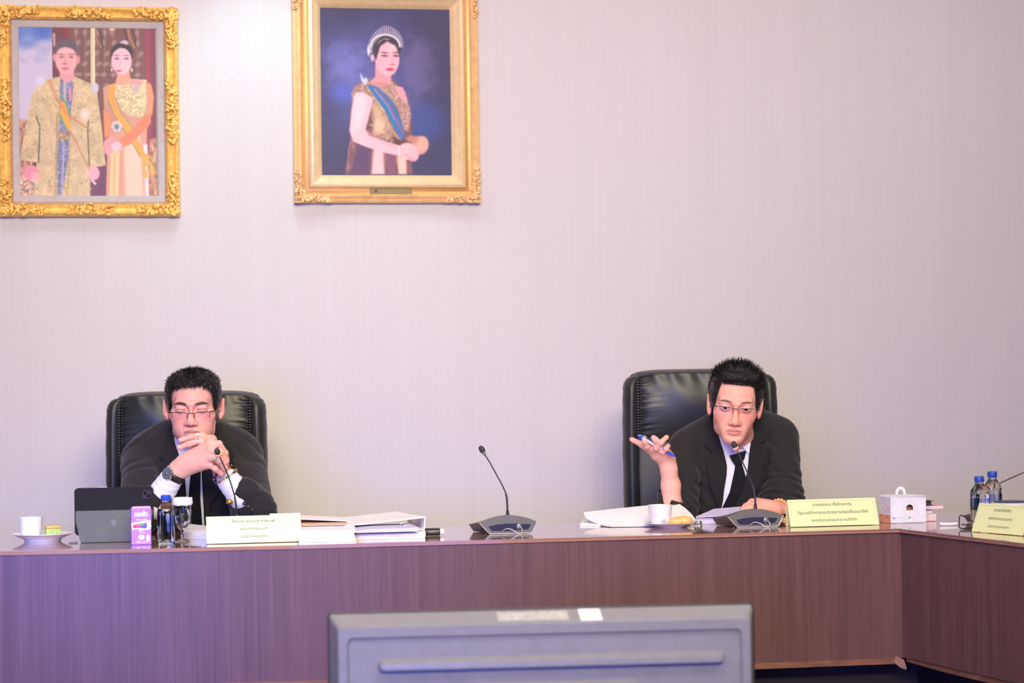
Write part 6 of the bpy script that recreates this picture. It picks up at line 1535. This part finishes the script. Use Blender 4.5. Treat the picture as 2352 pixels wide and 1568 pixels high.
ps = sheetstack('folder', 'thin open folder with orange and red edge on the tall paper stack', [(690, 1236), (800, 1234), (790, 1216), (690, 1217)], .036, .0385, mat('orange_folder', (.85, .52, .36), .5), layers=1)
b = MB(); b.box((-.01, .02, .010), (.170, .20, .002), rot=Matrix.Rotation(math.radians(4), 3, 'Y')); b.build('top_cover', PAPERWARM, ps)
sheetstack('booklet', 'white booklet lying under the ring binder', [(812, 1240), (977, 1236), (974, 1221), (812, 1224)], 0, .017, PAPER, 'papers on the table', layers=2, wob=.002)
def Wp(px, py, d): return W2(px, py, d)
dq = (onT(900, 1230) - CAM).dot(FH)
n0_, n1_ = dq - .06, dq + .26
BO = Wp(890, 1225, n0_ + .1); BO.z = TZ + .018
bd = thing('ring_binder', BO, 0, 'white ring binder with raised cover and lilac pages in the middle', 'binder')
plate('front_cover', [Wp(795, 1206, n0_), Wp(976, 1186.5, n0_ + .012), Wp(911, 1174, n1_ + .04), Wp(738, 1193, n1_)], .003, PAPERWARM, bd, BO)
sa, sb = Wp(978, 1187, n0_ + .012), Wp(975, 1218, n0_ + .012)
sc_, sd = Wp(938, 1177, n1_ + .04), Wp(938, 1203, n1_ + .04)
b = MB(); nx = Vector((.003, 0, 0)); V = [sa - BO, sb - BO, sd - BO, sc_ - BO] + [q - BO - nx for q in (sa, sb, sd, sc_)]
b._add(V, [(0, 1, 2, 3), (7, 6, 5, 4)] + [(i, 4 + i, 4 + (i + 1) % 4, (i + 1) % 4) for i in range(4)]); b.build('spine', PAPERWARM, bd)
zb = TZ + .0185
def onz(px, py, z): return at_z(px, py, z)
P4 = [onz(812, 1219, zb + .003), onz(976, 1214, zb + .003)]; P4 += [P4[1] + Vector((-.01, .24, 0)), P4[0] + Vector((-.01, .24, 0))]; plate('back_cover', P4, .003, PAPERWARM, bd, BO)
P5 = [onz(816, 1216, zb + .014) , onz(958, 1210, zb + .014)]
lo = [Vector((p.x, p.y + .012, zb + .0035)) for p in P5]; hi = [Vector((lo[0].x, lo[0].y, zb + .011)), Vector((lo[1].x, lo[1].y, zb + .022))]
b = MB(); n = 14; V = []
for i in range(n + 1):
    t = i / n; x = lo[0].x + (lo[1].x - lo[0].x) * t; zt_ = zb + .009 + .008 * t + .002 * math.sin(t * 5)
    for y in (lo[0].y, lo[0].y + .20): V += [(x - BO.x, y - BO.y, zb + .0035 - BO.z), (x - BO.x, y - BO.y, zt_ - BO.z)]
Fq = []
for i in range(n): a = i * 4; Fq += [(a, a + 4, a + 5, a + 1), (a + 1, a + 5, a + 7, a + 3), (a + 3, a + 7, a + 6, a + 2), (a + 2, a + 6, a + 4, a)]
Fq += [(0, 1, 3, 2), (n * 4, n * 4 + 2, n * 4 + 3, n * 4 + 1)]
b._add(V, Fq); b.build('pages', LIL, bd, 30)
for y in (.05, .13): b = MB(); b.tube(smooth_path([(lo[1].x - BO.x - .004, lo[0].y - BO.y + y, .004), (lo[1].x - BO.x - .010, lo[0].y - BO.y + y, .018), (lo[1].x - BO.x - .035, lo[0].y - BO.y + y, .019), (lo[1].x - BO.x - .040, lo[0].y - BO.y + y, .005)], 5), .0014, 6); b.build('binder_ring', CHROME, bd, True)
kp = onT(996, 1231); k = ppm(kp); kc = thing('marker_pen', kp + Vector((0, .012, 0)), 0, 'thick black marker with white end beside the ring binder', 'marker')
b = MB(); b.lathe([(.0105, -.024), (.0115, -.022), (.0115, .019), (.0105, .020)], 24, M=Matrix.Translation((0, 0, .0115)) @ Matrix.Rotation(PI / 2, 4, 'Y')); b.build('barrel', mat('marker_black', (.03, .032, .025), .22), kc, 40)
b = MB(); b.lathe([(.0085, .020), (.0085, .031), (.0075, .032)], 24, M=Matrix.Translation((0, 0, .0115)) @ Matrix.Rotation(PI / 2, 4, 'Y')); b.build('cap', PAPER, kc, 40)

# open document with arched pages
rows = [[(1404, 1211), (1450, 1213), (1510, 1212), (1560, 1209)], [(1373, 1202), (1440, 1194), (1520, 1190), (1590, 1194)], [(1346, 1189), (1420, 1178), (1510, 1170), (1582, 1174)], [(1341, 1176), (1410, 1168), (1490, 1160), (1557, 1154)]]
dD = [6.68, 6.76, 6.84, 6.91]
R_ = [smooth_path([tuple(W2(x, y, d)) for x, y in r], 8) for r, d in zip(rows, dD)]; cols_ = [smooth_path([R_[j][i] for j in range(4)], 6) for i in range(len(R_[0]))]
G = np.array(cols_); G[:, :, 2] = np.maximum(G[:, :, 2], TZ + .002); DO = Vector(G.reshape(-1, 3).mean(0)); DO.z = TZ
od = thing('open_document', DO, 0, 'large open white document with arched pages behind the right cup', 'document')
for kk in range(4):
    A = G.copy(); A[:, :, 2] -= kk * .0035 * (1 if kk else 0); A[:, :, 0] += kk * .004; A[:, :, 1] += kk * .002; A[:, :, 2] = np.maximum(A[:, :, 2], TZ + .0006 * (4 - kk))
    ni, nj = A.shape[:2]; V = (A.reshape(-1, 3) - np.array(DO)).tolist(); n = len(V); V += [(p[0], p[1], max(p[2] - .0012, 0.0001 * (4 - kk))) for p in V]
    Fq = []
    for i in range(ni - 1):
        for j in range(nj - 1): q = i * nj + j; Fq += [(q, q + nj, q + nj + 1, q + 1), (n + q, n + q + 1, n + q + nj + 1, n + q + nj)]
    ring = [j for j in range(nj)] + [i * nj + nj - 1 for i in range(1, ni)] + [(ni - 1) * nj + j for j in range(nj - 2, -1, -1)] + [i * nj for i in range(ni - 2, 0, -1)]
    Fq += [(a, b_, n + b_, n + a) for a, b_ in zip(ring, ring[1:] + ring[:1])]
    b = MB(); b._add(V, Fq); b.build('page', PAPER, od, 50)
sheetstack('paper_sheet', 'flat white sheets poking out left of the open document', [(1333, 1208), (1400, 1208), (1420, 1197), (1340, 1197)], 0, .006, PAPER, 'papers on the table', layers=2, wob=.002)
sheetstack('paper_stack', 'white paper stack under the hand with the wooden bead bracelet', [(1596, 1204), (1660, 1203), (1716, 1196), (1600, 1194)], 0, .014, LIL, 'papers on the table', layers=4, wob=.002)
a_ = [W2(1598, 1186, 6.86), W2(1660, 1183, 6.83), W2(1712, 1169, 6.83), W2(1700, 1163, 6.90), W2(1640, 1168, 6.93)]
pO = sum(a_, Vector()) / 5; pO.z = TZ + .014
ls = thing('paper_sheet', pO, 0, 'raised lilac-white sheet bending up towards the hand on the papers', 'papers'); plate('sheet', a_, .004, LIL, ls, pO)

# snack box and things behind it
bx = onT(2085, 1201); k = ppm(bx); wb, hb = 43.5 / k, 60 / k; db = .085
sb_ = thing('snack_box', bx + Vector((0, db / 2, 0)), math.radians(4), 'white cardboard snack box with arched paper handle and round window', 'box')
CARD = mat('white_card', (.80, .78, .86), .55); b = MB(); n = 24
out = [(-wb, 0), (wb, 0), (wb, hb - .004), (wb - .004, hb), (-wb, hb)]; hx, hz, hr = .004, hb * .56, .0115
angs = sorted(list(np.linspace(0, 2 * PI, n, endpoint=False)) + [math.atan2(z_ - hz, x_ - hx) % (2 * PI) for x_ in (-wb, wb) for z_ in (0, hb)]); n = len(angs)
hole = [(hx + hr * math.cos(a), hz + max(-.55 * hr, hr * math.sin(a))) for a in angs]
V = [(p[0], -db / 2, p[1]) for p in hole]; om = []
for a in angs:
    ca, sa = math.cos(a), math.sin(a); tx = min(((wb - hx) if ca > 0 else (wb + hx)) / max(abs(ca), 1e-6), ((hb - hz) if sa > 0 else hz) / max(abs(sa), 1e-6)); om.append((hx + ca * tx, -db / 2, hz + sa * tx))
V += om; b._add(V, [(i, (i + 1) % n, n + (i + 1) % n, n + i) for i in range(n)]); b.build('front_face', CARD, sb_)
b = MB(); b.box((0, 0, .001), (2 * wb, db, .002)); b.box((0, db / 2, hb / 2), (2 * wb, .002, hb)); b.box((wb, 0, hb / 2), (.0015, db, hb)); b.box((-wb, 0, hb / 2), (.0015, db, hb)); b.box((0, 0, hb), (2 * wb, db, .0015)); b.build('carton_walls', CARD, sb_)
b = MB(); b.prism([(-wb - .001, hb), (-wb + .010, hb + .004), (wb - .006, hb + .003), (wb, hb - .003)], -db / 2, db / 2); b.build('lid', CARD, sb_, 30)
b = MB(); b.ball((hx, .0, hb * .40), (.038, .034, .026), 16, 10); b.build('pastry', mat('pastry', (.42, .17, .06), .6), sb_, True)
b = MB(); P = [(-.006 + .0175 * math.cos(a), 0, hb + .004 + .026 * math.sin(a) ** .8) for a in np.linspace(0.02, PI - .02, 20)]; Pi = [(-.006 + .0095 * math.cos(a), 0, hb + .004 + .0165 * math.sin(a) ** .8) for a in np.linspace(0.02, PI - .02, 20)]
V = [(p[0], -.001, p[2]) for p in P] + [(p[0], -.001, p[2]) for p in Pi] + [(p[0], .001, p[2]) for p in P] + [(p[0], .001, p[2]) for p in Pi]
Fq = []
for i in range(19): Fq += [(i, i + 1, 20 + i + 1, 20 + i), (40 + i, 60 + i, 60 + i + 1, 40 + i + 1), (i, 40 + i, 41 + i, i + 1), (20 + i, 21 + i, 61 + i, 60 + i)]
b._add(V, Fq); b.build('handle', CARD, sb_)
textfit('SWEET HOUSE', .018, mat('grey_print', (.35, .33, .36), .6), sb_, Matrix.Translation((-.006, -.0013, hb + .0255)) @ Matrix.Rotation(PI / 2, 4, 'X')) if False else None
# side of the box with its peach print
b = MB(); b.box((-wb - .0012, 0, hb * .16), (.0008, db - .002, hb * .30)); b.build('peach_print', mat('peach_print', (.82, .38, .22), .5, noise=((60, 60, 60), .3, 3)), sb_)
b = MB()
for y, z in ((-.02, .62), (-.025, .50), (.0, .72), (.012, .55), (-.01, .44)): b.ball((-wb - .001, y, hb * z), (.0008, .005, .003), 8, 6)
b.build('pink_print', mat('pink_print', (.80, .40, .34), .5), sb_, True)
MB2 = lambda x, z: Matrix.Translation((x, -db / 2 - .0008, z)) @ Matrix.Rotation(PI / 2, 4, 'X')
b = MB(); b.box((-wb + .010, -db / 2 - .0006, hb * .20), (.0065, .0006, .0065), bev=.0002, seg=1); b.build('blue_badge', mat('badge_blue', (.12, .25, .80), .4), sb_)
textfit('f', .0026, PAPER, sb_, MB2(-wb + .010, hb * .20) @ Matrix.Translation((0, 0, .0004)), bold=.0002)
b = MB(); b.box((.003, -db / 2 - .0006, hb * .20), (.0065, .0006, .0065), bev=.0002, seg=1); b.build('green_badge', mat('badge_green', (.25, .60, .25), .4), sb_)
GP = mat('grey_print', (.40, .38, .48), .6)
textfit('sweetbox.th', .020, GP, sb_, MB2(-wb + .026, hb * .20)); textfit('@sweetbox', .015, GP, sb_, MB2(.016, hb * .20))

def stack_item(name, label, cat, px0, px1, py0, py1, d, depth, m, group=None):
    a, c = W2(px0, py1, d), W2(px1, py0, d); zz0, zz1 = max(a.z, TZ), c.z; x0_, x1_ = a.x, c.x
    b = MB(); b.box((0, 0, (zz1 - zz0) / 2), (x1_ - x0_, depth, zz1 - zz0), bev=.0015, seg=1); o = b.build(name, m); o.location = ((x0_ + x1_) / 2, a.y + depth / 2, zz0); return props(o, label, cat, group)
PK = mat('pink_card', (.80, .62, .64), .6)
d_ = (bx - CAM).dot(FH) + .06
stack_item('paper_box', 'pale pink box at the bottom of the pile right of the snack box', 'box', 2110, 2154, 1180, 1212, d_, .10, PK)
stack_item('book', 'white book in the middle of the pile behind the snack box', 'book', 2105, 2145, 1171, 1179.6, d_ + .02, .14, PAPER, 'pile behind the snack box')
stack_item('magazine', 'wide pinkish magazine jutting right on the pile behind the snack box', 'magazine', 2100, 2172, 1162, 1170.6, d_, .14, mat('pink_magazine', (.80, .60, .70), .5), 'pile behind the snack box')
stack_item('leaflet', 'small coral pink leaflet on top of the jutting magazine', 'leaflet', 2146, 2163, 1159.4, 1161.6, d_ + .02, .05, mat('coral', (.80, .30, .30), .5))
tz_ = W2(2120, 1161.6, d_ + .02)
ty = thing('food_tray', (tz_.x, tz_.y + .05, tz_.z), 0, 'small black plastic tray topping the pile behind the snack box', 'tray')
b = MB(); b.box((0, 0, .0065), (.064, .08, .013), bev=.003); b.box((0, 0, .0145), (.074, .09, .002), bev=.0008); b.build('tray_body', mat('tray_black', (.03, .05, .045), .4), ty)
np_ = onT(2181, 1207); nk = thing('napkin', np_, .05, 'rolled white paper napkin on the table right of the snack box', 'napkin')
b = MB(); b.tube(smooth_path([(-.026, .012, .006), (-.018, .004, .0048), (0, 0, .0045), (.026, .0, .0045)], 5), [.0030] + [.0044] * 15, 10); b.build('roll', PAPER, nk, True)
cb = onT(2217, 1213); 
path = [W2(2248, 1204, 6.35), W2(2232, 1196, 6.35), W2(2218, 1188, 6.36), W2(2206, 1183, 6.37), W2(2203, 1196, 6.37), W2(2204, 1210, 6.37), W2(2212, 1214, 6.37), W2(2232, 1211, 6.39), W2(2226, 1206, 6.41), W2(2208, 1204, 6.43)]
for p in path: p.z = max(p.z, TZ + .002)
b = MB(); b.tube(smooth_path([p - cb for p in path], 6), .0018, 8); o = b.build('cable', mat('black_cable', (.02, .02, .022), .4), None, True); o.location = cb; props(o, 'black cable standing in a loop left of the right edge name card', 'cable')
wt_ = W2(2322, 1200, 6.44); wt_.z = TZ
wbx = thing('lidded_bowl', wt_, 0, 'white bowl with dark rim behind the right edge name card', 'bowl'); b = MB(); hh = W2(2322, 1153, 6.44).z - TZ
b.lathe([(.035, 0), (.038, .002), (.052, hh * .7), (.058, hh - .006), (.058, hh), (.055, hh), (.050, hh * .7), (.002, .006)], 40); b.build('bowl', CERAMIC, wbx, 40)
b = MB(); b.lathe([(.050, hh), (.045, hh + .004), (.002, hh + .006)], 40); b.build('dark_contents', mat('navy_plastic', (.03, .03, .09), .3), wbx, 40)
